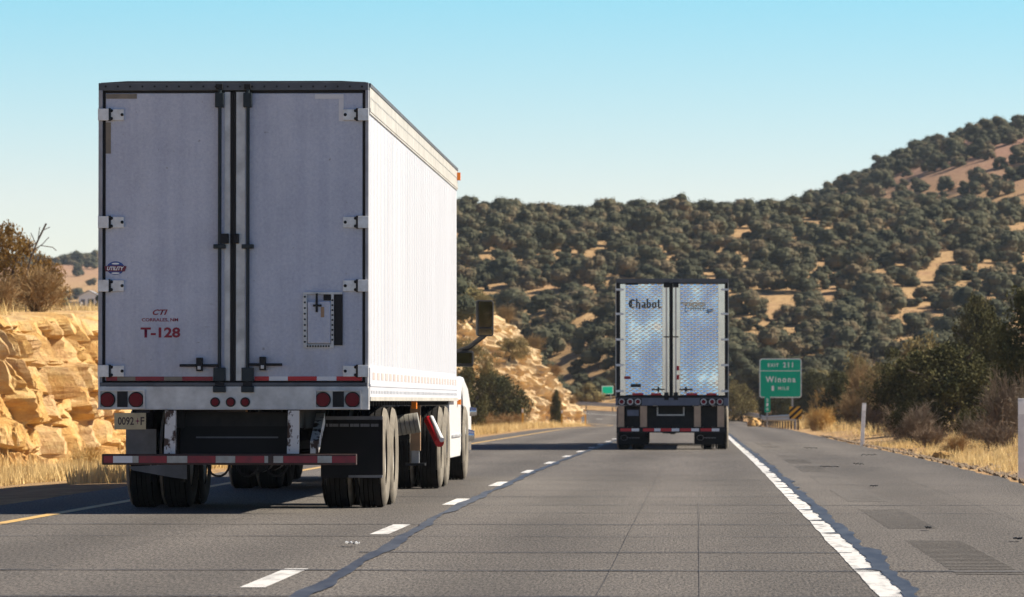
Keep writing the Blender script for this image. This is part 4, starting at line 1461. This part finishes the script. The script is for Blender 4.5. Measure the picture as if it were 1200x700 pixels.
om = at(932.3, 494, 211.5)
og = ground(om.x, 211.5)
ob = thing('object_marker', 'square yellow and black striped marker at the near end of the guardrail', 'hazard marker', (om.x, 211.5, og))
hw = .29
zc = .80
pn = MB().box(-hw, hw, 0, .012, zc - hw, zc + hw, 'yellow').build('sign_panel', ob)
stp = MB()
for k in range(-2, 3):
    c0 = k * .30
    # diagonal black bar clipped to the square
    pts = []
    for (x, z) in ((-hw, -hw), (hw, -hw), (hw, hw), (-hw, hw)): pass
    poly = [(-hw, -hw), (hw, -hw), (hw, hw), (-hw, hw)]
    for sgn, lim in ((1, c0 + .075), (-1, -(c0 - .075))):
        new = []
        for i in range(len(poly)):
            A, B = poly[i], poly[(i + 1) % len(poly)]
            fa = sgn * (A[1] - A[0] * .9) - lim; fb = sgn * (B[1] - B[0] * .9) - lim
            if fa <= 0: new.append(A)
            if fa * fb < 0:
                t_ = fa / (fa - fb); new.append((A[0] + (B[0] - A[0]) * t_, A[1] + (B[1] - A[1]) * t_))
        poly = new
        if len(poly) < 3: break
    if len(poly) >= 3:
        stp.add([(x, -.004, z + zc) for x, z in poly], [tuple(range(len(poly)))], 'black')
stp.build('black_stripe', pn)
MB().box(-.04, .04, .014, .06, -.3, zc + .2, 'galv').build('post', ob)


def post_at(px, py0, py1, Y, wpx, name, label, cat, key, reflector=None, lean=0.0, group=None):
    a_ = at(px, py1, Y); b_ = at(px, py0, Y)
    h = b_.z - a_.z; w2 = wpx * Y / F / 2
    o = thing(name, label, cat, (a_.x, Y, a_.z), 0, group); o.rotation_euler = (0, lean, 0)
    m_ = MB(); m_.box(-w2, w2, 0, .02, -.35, h, key); m_.box(-w2 * .3, w2 * .3, .021, .05, -.35, h * .97, key)
    m_.build('post', o, bevel=.004)
    if reflector:
        MB().box(-w2 * .9, w2 * .9, -.006, -.0005, h * .80, h * .96, reflector).build('reflector', o)
    return o


post_at(1010.5, 472.5, 516, 118, 4.6, 'roadside_delineator', 'white roadside post leaning slightly, on the dirt verge before the dark junipers', 'delineator', 'whitepost', 'signwhite', R_(3), 'white posts along the right verge')
post_at(1197, 467, 560, 62.0, 7.5, 'roadside_delineator', 'white roadside post nearest the camera at the right edge of the picture', 'delineator', 'whitepost', 'signwhite', 0, 'white posts along the right verge')
post_at(956, 475, 497, 215, 1.6, 'thin_post', 'thin dark steel post in dry grass beside the striped marker', 'post', 'rod')
M['ydel'] = mat('yellow delineator', (0.70, 0.38, 0.03), 0.5)
for px, y0_, y1_, Y in ((612.5, 478, 499, 262), (658.5, 480, 496, 300), (686, 481, 494, 335)):
    p_ = at(px, y1_, Y); gz_ = ground(p_.x, Y)
    h = max(.9, at(px, y0_, Y).z - gz_)
    o = thing('yellow_delineator', {612.5: 'yellow marker post in the dry grass in front of the dark junipers, left verge', 658.5: 'yellow marker post at the foot of the pale rock outcrop', 686: 'farthest small yellow marker post beside the bend'}[px], 'delineator', (p_.x, Y, gz_), 0, 'yellow posts along the left verge')
    m_ = MB(); m_.box(-.055, .055, 0, .03, -.3, h, 'ydel'); m_.build('post', o); MB().box(-.05, .05, -.006, -.001, h * .78, h * .95, 'signwhite').build('reflector', o)

# small green sign on the outside of the bend
YG = 431.0
gs = at(712, 457.3, YG); gz = ground(gs.x, YG)
o = thing('green_sign', 'small far green road sign just left of the farther truck', 'road sign', (gs.x, YG, gz), R_(24))
zc = gs.z - gz
MB().prism_y([(x, z + zc) for x, z in rrect(.58, .38, .06)], 0, .02, 'signwhite').build('sign_border', o)
MB().prism_y([(x, z + zc) for x, z in rrect(.54, .34, .05)], -.006, -.001, 'green').build('sign_panel', o)
for s in (-.35, .35): MB().box(s - .03, s + .03, .025, .08, -.4, zc + .2, 'galv').build('post', o)

# white house far off on the left upland
hb = at(104, 352, 700); gz = ground(hb.x, 700)
ho = thing('farm_house', 'small white house far off on the upland, between the brown bush and the trailer', 'house', (hb.x, 700, gz))
M['roofgrey'] = mat('grey shingle roof', (0.30, 0.30, 0.32), 0.8, 0, (0.22, 0.22, 0.24), 2)
m_ = MB(); m_.box(-1.6, 1.6, 0, 4.5, -.6, 1.7, 'white'); m_.prism_y([(-1.6, 1.7), (1.6, 1.7), (0, 2.5)], .05, 4.45, 'white'); m_.build('wall', ho)
m_ = MB(); m_.prism_y([(-1.9, 1.56), (0, 2.52), (1.9, 1.56), (1.9, 1.68), (0, 2.64), (-1.9, 1.68)], -.3, 4.8, 'roofgrey'); m_.build('roof', ho)
MB().box(-.1, .75, -.05, -.003, -.1, 1.25, 'glass').build('window', ho)
MB().box(-1.2, -.6, -.05, -.003, -.6, 1.2, 'sill2').build('door', ho)
sb = at(86, 351, 690); gz = ground(sb.x, 690)
so = thing('shed', 'low pale shed left of the small far white house', 'shed', (sb.x, 690, gz))
MB().box(-1.0, 1.0, 0, 2.5, -.5, .7, 'oldwhite').build('wall', so); MB().prism_x([(-.2, .701), (2.7, .701), (2.7, .82), (-.2, 1.0)], -1.15, 1.15, 'roofgrey').build('roof', so)

# ------------------------------------------------------------------ near vegetation
KN = [TreeKind(11, 4.6, 2.5, 120, 150, .135, 'leaf', .04), TreeKind(12, 4.2, 2.1, 110, 150, .13, 'leaf', .05), TreeKind(13, 3.6, 2.0, 90, 150, .13, 'leaf', .03)]
KO = TreeKind(21, 2.6, 1.9, 60, 130, .12, 'leaf_olive', .02)
KG = TreeKind(31, 3.0, 1.5, 90, 70, .11, 'leaf_gold', .05)
G_RIGHT = 'junipers on the slope right of the road'


def plant_px(kind, px, Y, hpx, label, name='juniper_tree', cat='tree', group=None, rz=None, wide=None):
    """stand a tree where the ground is at that bearing and distance, scaled to its real height"""
    p_ = at(px, 470, Y); gz_ = ground(p_.x, Y)
    h = hpx * Y / F
    s = h / kind.h
    sx = s if wide is None else (wide * Y / F / 2) / kind.rad
    o = thing(name, label, cat, (p_.x, Y, gz_ - .05), random.uniform(0, 6.28) if rz is None else rz, group)
    o.scale = (sx, sx, s)
    link('crown', kind.crown, o)
    if kind.trunk: link('trunk', kind.trunk, o)
    return o


plant_px(KN[0], 1118, 150, 142, 'big dark juniper, widest tree on the right slope, above the dry roadside grass', group=G_RIGHT, wide=168)
plant_px(KN[1], 1222, 128, 178, 'tall dark juniper cut by the right edge of the picture', group=G_RIGHT, wide=120)
plant_px(KN[2], 1062, 165, 100, 'dark juniper leaning on the left side of the widest juniper on the right slope', group=G_RIGHT, wide=80)
plant_px(KN[1], 985, 235, 68, 'dark juniper right of the exit board, behind the guardrail marker', group=G_RIGHT, wide=62)
plant_px(KN[2], 1172, 160, 132, 'dark juniper between the widest juniper and the one at the right edge', group=G_RIGHT, wide=80)
plant_px(KO, 1035, 215, 92, 'olive yellow bush tree behind the dark junipers on the right slope', group=G_RIGHT, wide=90)
plant_px(KO, 1078, 235, 118, 'tallest olive bush tree showing above the gap left of the widest juniper', group=G_RIGHT, wide=95)
plant_px(KN[0], 962, 322, 84, 'grey green tree rising directly right of the exit board', group=G_RIGHT, wide=62)
plant_px(KO, 1012, 262, 96, 'pale olive bush tree behind the juniper right of the exit board', group=G_RIGHT, wide=70)
plant_px(KN[2], 912, 330, 62, 'dark bushy tree standing directly behind the exit board', group=G_RIGHT, wide=60)
plant_px(KO, 870, 350, 56, 'olive bush by the guardrail, between the farther truck and the exit board', group=G_RIGHT, wide=50)
plant_px(KN[2], 1085, 128, 62, 'low dark juniper in front of the left half of the widest juniper', group=G_RIGHT, wide=84)
plant_px(KN[0], 1146, 122, 58, 'low dark juniper in front of the right half of the widest juniper', group=G_RIGHT, wide=76)
plant_px(KN[1], 1150, 205, 150, 'dark juniper high on the right slope behind the widest juniper', group=G_RIGHT, wide=90)
plant_px(KN[2], 1245, 200, 200, 'olive dark juniper high up at the far right edge', group=G_RIGHT, wide=110)

for i in range(9):
    X, Y = 13 + 3.5 * (i % 3) + random.uniform(-1, 1), -8 + 6.5 * i
    kd = KN[i % 3]; kd.plant('juniper_tree', 'dark juniper beside the road outside the picture, mirrored by the near truck', 'tree', (X, Y, ground(X, Y) - .05), i * 1.1, random.uniform(1.0, 1.35), 'junipers outside the picture')

# left: rock top
plant_px(KG, 12, 128, 135, 'juniper with golden brown foliage at the left edge, on top of the rock wall', group='growth on top of the rock wall', wide=95)
plant_px(KG, 58, 132, 88, 'smaller golden brown juniper beside the dead snag on top of the rock wall', group='growth on top of the rock wall', wide=50)
p_ = at(34, 470, 124); gz_ = ground(p_.x, 124)
sn = thing('dead_snag', 'bare grey dead branch sticking up between the golden junipers on the rock wall', 'dead tree', (p_.x, 124, gz_), 0, 'growth on top of the rock wall')
mb = MB(); q = 124 / F
B = lambda x, z: Vector(((x - 34) * q, .05 * math.sin(x), z * q))
mb.path([B(30, -8), B(30, 40), B(36, 68), B(44, 88), B(54, 108)], .028, 'bark', 6)
for pts in ([B(38, 76), B(50, 84), B(57, 92)], [B(44, 88), B(46, 104)], [B(36, 68), B(34, 90)], [B(50, 100), B(58, 104)], [B(42, 84), B(36, 97)], [B(48, 82), B(62, 80), B(66, 76)], [B(33, 55), B(46, 66), B(58, 67)]):
    mb.path(pts, .012, 'bark', 5)
mb.build('trunk', sn)
TW = [twig_mesh(41, 1.3, 1.0, 46, 'twig'), twig_mesh(42, 1.2, .9, 34, 'twig'), twig_mesh(43, 1.4, 1.0, 40, 'twig_grey'), twig_mesh(44, 1.0, .9, 30, 'twig_grey')]
TW.append(twig_mesh(45, 1.1, 1.0, 60, 'twig_gold'))
TWH = [1.3, 1.2, 1.4, 1.0, 1.1]; TWR = [1.0, .9, 1.0, .9, 1.0]


def shrub_px(k, px, Y, hpx, wpx, label, group=None, name='bare_shrub', cat='shrub'):
    p_ = at(px, 470, Y); gz_ = ground(p_.x, Y)
    o = thing(name, label, cat, (p_.x, Y, gz_ - .03), random.uniform(0, 6.28), group)
    sx = wpx * Y / F / 2 / (TWR[k] * .75); o.scale = (sx, sx, hpx * Y / F / (TWH[k] * .85))
    link('twigs', TW[k], o)
    return o


shrub_px(0, 42, 116, 62, 95, 'round brown leafless bush on top of the rock wall, under the golden junipers', 'growth on top of the rock wall')
shrub_px(1, 2, 112, 50, 60, 'tan leafless bush at the left picture edge, on top of the rock wall', 'growth on top of the rock wall')
GS = 'bare shrubs on the right slope'
for i, (k, px, Y, hp, wp, lab) in enumerate(((2, 1180, 104, 92, 80, 'large grey leafless shrub beside the white post at the right edge'), (3, 1140, 108, 46, 60, 'low grey leafless shrub under the widest juniper'),
        (2, 1052, 140, 40, 55, 'grey leafless shrub behind the leaning white post'), (0, 1040, 190, 66, 60, 'tan leafless shrub left of the dark junipers'), (1, 1000, 205, 40, 56, 'tan leafless shrub under the juniper right of the exit board'),
        (4, 962, 208, 30, 46, 'small tan shrub just right of the thin dark post'), (3, 1090, 112, 34, 70, 'low spreading grey shrub in the shade of the widest juniper'), (2, 1215, 92, 100, 70, 'tall grey leafless shrub cut by the right picture edge'),
        (4, 968, 262, 46, 46, 'tan brush between the exit board and the dark juniper'), (0, 1015, 230, 80, 60, 'tall tan leafless shrub among the olive bush trees'), (1, 1120, 98, 28, 50, 'small brown shrub standing in the roadside grass'), (3, 1165, 100, 40, 70, 'wide grey shrub between the small brown shrub and the large grey one'), (2, 1075, 125, 50, 60, 'grey leafless shrub in front of the left side of the widest juniper'), (3, 1025, 165, 40, 60, 'low grey shrub behind the leaning white post, left of the dark junipers'))):
    shrub_px(k, px, Y, hp, wp, lab, GS)

def on_outcrop(kind_twig, Y, q, size, label, s_=1.0):
    # a bush rooted on the sloping rock, q of the way up
    zb_ = zroad(Y, -7.2) - ditch(Y) + slope_h(Y) - .25; tp_ = bank_top(Y)
    z_ = zb_ + (tp_ - zb_) * q; u_ = -(toe(Y) + slope_w(Y) + (z_ - zb_) * run(Y) * (.7 + .5 * q)) + .25
    if kind_twig is not None:
        o_ = thing('bare_shrub', label, 'shrub', (u_ + xc(Y), Y, z_ - .1), Y, 'brush growing on the rock outcrop'); link('twigs', TW[kind_twig], o_); o_.scale = (size, size, size * .9)
    else:
        o_ = thing('olive_bush', label, 'shrub', (u_ + xc(Y), Y, z_ - .2), Y, 'brush growing on the rock outcrop'); link('crown', KO.crown, o_); link('trunk', KO.trunk, o_); o_.scale = (size / 2, size / 2, size / 2.6)


on_outcrop(0, 334, .45, 1.1, 'tan brush halfway up the right edge of the rock outcrop')
on_outcrop(0, 336, .66, 1.4, 'tan brush two thirds of the way up the right edge of the rock outcrop')
on_outcrop(1, 333, .22, .9, 'low brown brush near the foot of the right edge of the rock outcrop')
on_outcrop(0, 337, .90, 1.5, 'tan brush near the top of the rock outcrop, on its right shoulder')
on_outcrop(None, 326, .62, 1.9, 'olive bush clinging to the middle of the rock outcrop')
on_outcrop(None, 326, .95, 2.2, 'olive bush on the crest of the rock outcrop, left of its highest brush')
on_outcrop(None, 318, .55, 2.4, 'olive bush on the left part of the outcrop, above the wide dark juniper')
# left middle distance: junipers under the outcrop
GL = 'trees below the rock outcrop on the left'
plant_px(KN[0], 590, 296, 96, 'wide dark juniper below the pale rock outcrop', group=GL, wide=82)
plant_px(KN[2], 551, 268, 92, 'dark olive juniper beside the near truck, left of the outcrop', group=GL, wide=62)
plant_px(KO, 570, 318, 100, 'olive bush tree behind the wide juniper below the outcrop', group=GL, wide=50)
plant_px(KN[1], 652, 322, 50, 'small narrow dark juniper on the face of the rock outcrop', group=GL, wide=18)
plant_px(KO, 632, 352, 30, 'small brownish bush on top of the rock outcrop', group=GL, wide=30)
for i, (k, px, Y, hp, wp, lab) in enumerate(((1, 560, 276, 26, 60, 'low brown brush at the foot of the dark junipers, left verge'), (0, 600, 285, 22, 60, 'low tan brush in front of the wide dark juniper'), (0, 640, 356, 30, 40, 'tan brush on the upper edge of the outcrop'),
        (0, 668, 352, 34, 34, 'tan brush on the sloping right edge of the outcrop'), (4, 104, 90.5, 60, 66, 'golden leafless brush at the foot of the rock wall, beside the trailer'), (4, 28, 86, 34, 60, 'golden leafless brush at the foot of the rock wall, at the left edge'))):
    shrub_px(k, px, Y, hp, wp, lab, 'brush on the left verge')

# ------------------------------------------------------------------ hillside junipers
KF = [TreeKind(60 + i, 3.4 + .25 * (i % 3), 1.9 + .12 * (i % 4), 17, 150, .23, 'leaf_far', .02, fat=1.95, flat=1.0, round_=.5, shell=.6, jit=.4, core=True) for i in range(6)]
KFO = [TreeKind(70 + i, 2.6, 1.7, 14, 130, .21, 'leaf_olive', .02, fat=1.9, flat=1.0, round_=.5, shell=.6, jit=.4, core=True) for i in range(2)]
cand = []
cell = {}
r2 = np.random.default_rng(5)


def place(X, Y, rad):
    i, j = int(X // 4), int(Y // 5)
    for a_ in (-1, 0, 1):
        for b_ in (-1, 0, 1):
            for (x2, y2) in cell.get((i + a_, j + b_), ()):
                if (x2 - X) ** 2 + ((y2 - Y) * .72) ** 2 < rad * rad:
                    return False
    cell.setdefault((i, j), []).append((X, Y)); return True


while len(cand) < 2450:
    Y = 275 + 725 * r2.uniform() ** 0.85
    px = r2.uniform(470, 1300)
    X = (px - 816) / F * Y + r2.uniform(-1, 1)
    u = X - xc(Y)
    if Y < 560 and -17 < u < 7.5: continue
    if u < 0 and Y < 560 and u > -26 and r2.uniform() < .5: continue
    if Y < 345 and 0 < u < 12: continue
    if Y < 432 and 680 < px < 745: continue
    n_ = noise.noise((X / 16, Y / 20, 8.8)) + .5 * noise.noise((X / 6, Y / 9, 1.8))
    if n_ > .31 + .45 * r2.uniform() and Y > 380: continue
    if X > 38 and Y > 560 and noise.noise((X / 11, Y / 16, 2.2)) > .16 + .2 * r2.uniform(): continue
    if place(X, Y, 1.9 if Y < 420 else 2.1):
        cand.append((X, Y))
cand.sort(key=lambda t_: t_[1])
far_single, far_mass = cand[:262], cand[262:]
for X, Y in far_single:
    olive = r2.uniform() < .2
    kd = KFO[r2.integers(2)] if olive else KF[r2.integers(6)]
    gz_ = ground(X, Y)
    s = r2.uniform(.48, 1.2)
    if X - xc(Y) < 0:
        lab, nm = ('olive bushy tree on the bank behind the rock outcrop' if olive else 'dark juniper on the bank behind the rock outcrop'), 'hill_juniper'
    elif Y < 380:
        lab, nm = ('olive bushy tree low on the slope right of the road, behind the guardrail' if olive else 'dark juniper low on the slope right of the road, behind the guardrail'), 'hill_juniper'
    else:
        lab, nm = ('olive bushy tree on the lower part of the far hill' if olive else 'rounded dark juniper on the lower part of the far hill'), 'hill_juniper'
    o = thing(nm, lab, 'tree', (X, Y, gz_ - .1), r2.uniform(0, 6.28), 'junipers scattered over the hillside')
    o.scale = (s, s, s * r2.uniform(.72, 1.0))
    link('crown', kd.crown, o); link('trunk', kd.trunk, o)

# the rest of the woodland, too many to count, as one mass
pr = []
for i in range(6):
    r = np.random.default_rng(160 + i)
    c, rd = crown_points(r, 3.5 + .2 * (i % 3), 2.0 + .12 * (i % 4), 14, .02, fat=2.0)
    pr.append(np.concatenate([leaf_cloud(r, c, rd, 58, .30, 1.0, .5, .65, .4), clump_cores(c, rd)]))
# thin woods elsewhere on the far ground
for _ in range(420):
    Y = r2.uniform(380, 1700); px = r2.uniform(-260, 480)
    X = (px - 816) / F * Y
    if Y < 560 and -24 < X - xc(Y) < 9: continue
    if 640 < Y < 760 and 60 < px < 130: continue
    if px < 130 and Y < 690 and 70 < px: continue
    far_mass.append((X, Y))
for _ in range(160):
    Y = r2.uniform(-590, -280); X = r2.uniform(-140, 140)
    if abs(X - xc(Y)) > 11: far_mass.append((X, Y))
for _ in range(500):
    Y = r2.uniform(1350, 1750); X = (r2.uniform(-200, 500) - 816) / F * Y
    far_mass.append((X, Y))
chunks = []
for X, Y in far_mass:
    q = pr[r2.integers(6)]
    s = r2.uniform(.42, 1.2) * (1.0 if Y < 1300 else 1.3); t_ = r2.uniform(0, 6.28); ct, st_ = math.cos(t_), math.sin(t_)
    Rm = np.array([[ct, -st_, 0], [st_, ct, 0], [0, 0, r2.uniform(.70, 1.0)]])
    chunks.append(q @ Rm.T * s + np.array([X, Y, ground(X, Y) - .1]))
print('mass', len(far_mass))
o = link('woodland', fast_mesh('woodland', np.concatenate(chunks), 4, 'leaf_far'))
tag(o, 'dense dark juniper woodland covering the upper hill up to the skyline', 'woodland', None, 'stuff')

# ------------------------------------------------------------------ dry grass
def grass_patch(pts, hmin, hmax, per, rad, r):
    n = len(pts)
    P = np.repeat(np.asarray(pts), per, 0)
    N = len(P)
    P = P + np.stack([r.normal(size=N) * rad, r.normal(size=N) * rad, np.zeros(N)], 1)
    h = r.uniform(hmin, hmax, N) * np.repeat(r.uniform(.6, 1.25, n), per)
    lean = r.normal(size=(N, 2)) * .32
    ang = r.uniform(0, math.pi, N); wv = np.stack([np.cos(ang), np.sin(ang), np.zeros(N)], 1) * (h * .03 + .005)[:, None]
    tip = P + np.stack([lean[:, 0] * h, lean[:, 1] * h, h], 1)
    P = P - np.array([0, 0, .05])
    return np.stack([P - wv, P + wv, tip], 1).reshape(-1, 3)


rg = np.random.default_rng(9)
tri = []


def scatter(n, ymin, ymax, f_u, hmin, hmax, per, rad, clump=0.0, pw=1.0):
    pts = []
    while len(pts) < n:
        Y = ymin + (ymax - ymin) * rg.uniform() ** pw; u = f_u(Y)
        X = u + xc(Y)
        if clump and noise.noise((X * .55, Y * .16, 3.3)) < clump * rg.uniform(-.6, 1): continue
        pts.append((X, Y, ground(X, Y)))
    tri.append(grass_patch(pts, hmin, hmax, per, rad, rg))


# right verge
scatter(650, 45, 130, lambda Y: rg.uniform(5.2, 8.5), .06, .26, 20, .14, .5)
scatter(500, 45, 130, lambda Y: rg.uniform(4.9, 7), .08, .22, 14, .12, .1)
scatter(350, 60, 130, lambda Y: rg.uniform(8, 15), .15, .4, 14, .14, .6)
scatter(700, 130, 330, lambda Y: rg.uniform(5.4, 14), .2, .5, 14, .2, .25)
# left verge and foot of the wall
scatter(2600, 60, 125, lambda Y: -rg.uniform(7.7, 14.6), .08, .28, 22, .12, .05)
scatter(500, 76, 91, lambda Y: -rg.uniform(11.5, 15.8), .15, .45, 18, .10, .1)
scatter(1500, 125, 345, lambda Y: -rg.uniform(7.8, 13), .15, .45, 16, .2, .05)
# top of the wall
scatter(1300, 90, 140, lambda Y: -rg.uniform(14.2, 24), .15, .5, 14, .16, .1)
scatter(500, 140, 420, lambda Y: -rg.uniform(17, 60), .2, .5, 12, .25, .1)
o = link('dry_grass', fast_mesh('dry_grass', np.concatenate(tri), 3, 'grass'))
tag(o, 'golden dry grass along both road verges and at the foot of the rock', 'grass', None, 'stuff')

# ------------------------------------------------------------------ air
hm = bpy.data.materials.new('haze'); hm.use_nodes = True
ht = hm.node_tree; ht.nodes.remove(ht.nodes['Principled BSDF'])
pv = ht.nodes.new('ShaderNodeVolumePrincipled'); pv.inputs['Color'].default_value = (0.72, 0.85, 1.0, 1); pv.inputs['Density'].default_value = 0.00008
ht.links.new(pv.outputs[0], ht.nodes['Material Output'].inputs['Volume'])
M['haze'] = hm
o = MB().box(-3300, 3300, -640, 8100, -3, 110, 'haze').build('haze'); o['kind'] = 'stuff'

# ------------------------------------------------------------------ loose rocks and litter
import bmesh


def rock_mesh(seed, key):
    b = bmesh.new(); bmesh.ops.create_icosphere(b, subdivisions=3, radius=1)
    for v in b.verts:
        n = v.co.normalized()
        d, _p = noise.voronoi(n * 1.3 + Vector((seed, 0, 0)))
        v.co = n * (0.75 + 0.45 * d[0] + .10 * noise.noise(n * 4 + Vector((seed, 1, 2))))
    me = bpy.data.meshes.new('boulder'); b.to_mesh(me); b.free(); me.materials.append(M[key]); return me


RK = [rock_mesh(i * 3.7, 'rock') for i in range(4)]
rocks = [(963, 213, .55, .30, 'yellow sunlit boulder in the grass right of the striped marker'), (884, 290, .5, .45, 'tan block of stone under the guardrail, left of the mile marker'),
         (1146, 64, .10, .07, 'pale stone lying at the edge of the shoulder, largest near the right post'), (640, 338, .5, .5, 'pale boulder at the foot of the rock outcrop'),
         (70, 88, .22, .14, 'ochre boulder fallen at the foot of the rock wall'), (14, 86, .18, .11, 'smaller ochre boulder at the left edge below the rock wall'), (1105, 92, .25, .14, 'tan stone half hidden in the roadside grass')]
for i, (px, Y, sx, sz, lab) in enumerate(rocks):
    p_ = at(px, 470, Y); gz_ = ground(p_.x, Y)
    o = link('boulder', RK[i % 4], None, (p_.x, Y, gz_ + sz * .4)); o.scale = (sx, sx * .9, sz); o.rotation_euler = (0, 0, i * 1.3)
    tag(o, lab, 'boulder', 'loose stones beside the road')
peb = []
for _ in range(1500):
    Y = 40 + 120 * rg.uniform() ** 1.4; X = 4.3 + abs(rg.normal()) * .55; s = rg.uniform(.012, .05)
    z = ground(X, Y) if X > 4.36 else zroad(Y, X) + .003
    c = np.array([X, Y, z + s * .3])
    t_ = np.array([[1, 1, 1], [-1, -1, 1], [-1, 1, -1], [1, -1, -1]]) * s * rg.uniform(.4, 1, (4, 3))
    for f in ((0, 1, 2), (0, 3, 1), (0, 2, 3), (1, 3, 2)): peb.append(c + t_[list(f)])
o = link('gravel', fast_mesh('gravel', np.concatenate(peb), 3, 'gravel')); tag(o, 'loose brown gravel along the right shoulder edge', 'gravel', None, 'stuff')


def scrap(px, py, wpx, lab, key='black', name='tyre_scrap', cat='debris', curl=.5):
    d = ray(px, py); t_ = (0.0 - EYE) / d.z; p_ = Vector((d.x * t_, d.y * t_, 0))
    wd = wpx * p_.y / F
    mb_ = MB(); n = 8; vs = []
    for i in range(n + 1):
        x = (i / n - .5) * wd; z = .012 + curl * wd * .35 * abs(math.sin(i * 1.1 + px))
        hw_ = .05 + .03 * math.sin(i * 2.3 + py)
        for y_, dz in ((-hw_, 0), (hw_, 0), (hw_, .012), (-hw_, .012)): vs.append((x, y_ + .04 * math.sin(i), z + dz))
    fs = []
    for i in range(n):
        for j in range(4): fs.append((i * 4 + j, i * 4 + (j + 1) % 4, i * 4 + 4 + (j + 1) % 4, i * 4 + 4 + j))
    fs += [(3, 2, 1, 0), (n * 4, n * 4 + 1, n * 4 + 2, n * 4 + 3)]
    mb_.add(vs, fs, key)
    o_ = mb_.build(name, None, (p_.x, p_.y, zroad(p_.y, p_.x) + .004)); tag(o_, lab, cat, 'litter on the road'); return o_


scrap(1088, 622, 8, 'small dark scrap of rubber lying alone in the middle of the right shoulder')
scrap(972, 549, 22, 'flat dark strip of rubber across the shoulder, widest scrap beyond the grass edge', curl=.15)
scrap(1006, 546, 12, 'dark scrap of rubber on the shoulder right of the flat strip')
scrap(950, 524, 16, 'dark scrap of rubber far up the shoulder below the striped marker', curl=.2)
scrap(1018, 534, 18, 'dark curled rubber strip beside the leaning white post', curl=.25)
scrap(1024, 572, 9, 'tiny dark scrap nearest the right road edge line', curl=.3)
scrap(1193, 635, 10, 'brown dark scrap at the right picture edge on the shoulder', curl=.3)
scrap(413, 641, 16, 'small bent piece of metal lying beside the lane dashes', 'alu', 'metal_scrap', 'debris', .35)
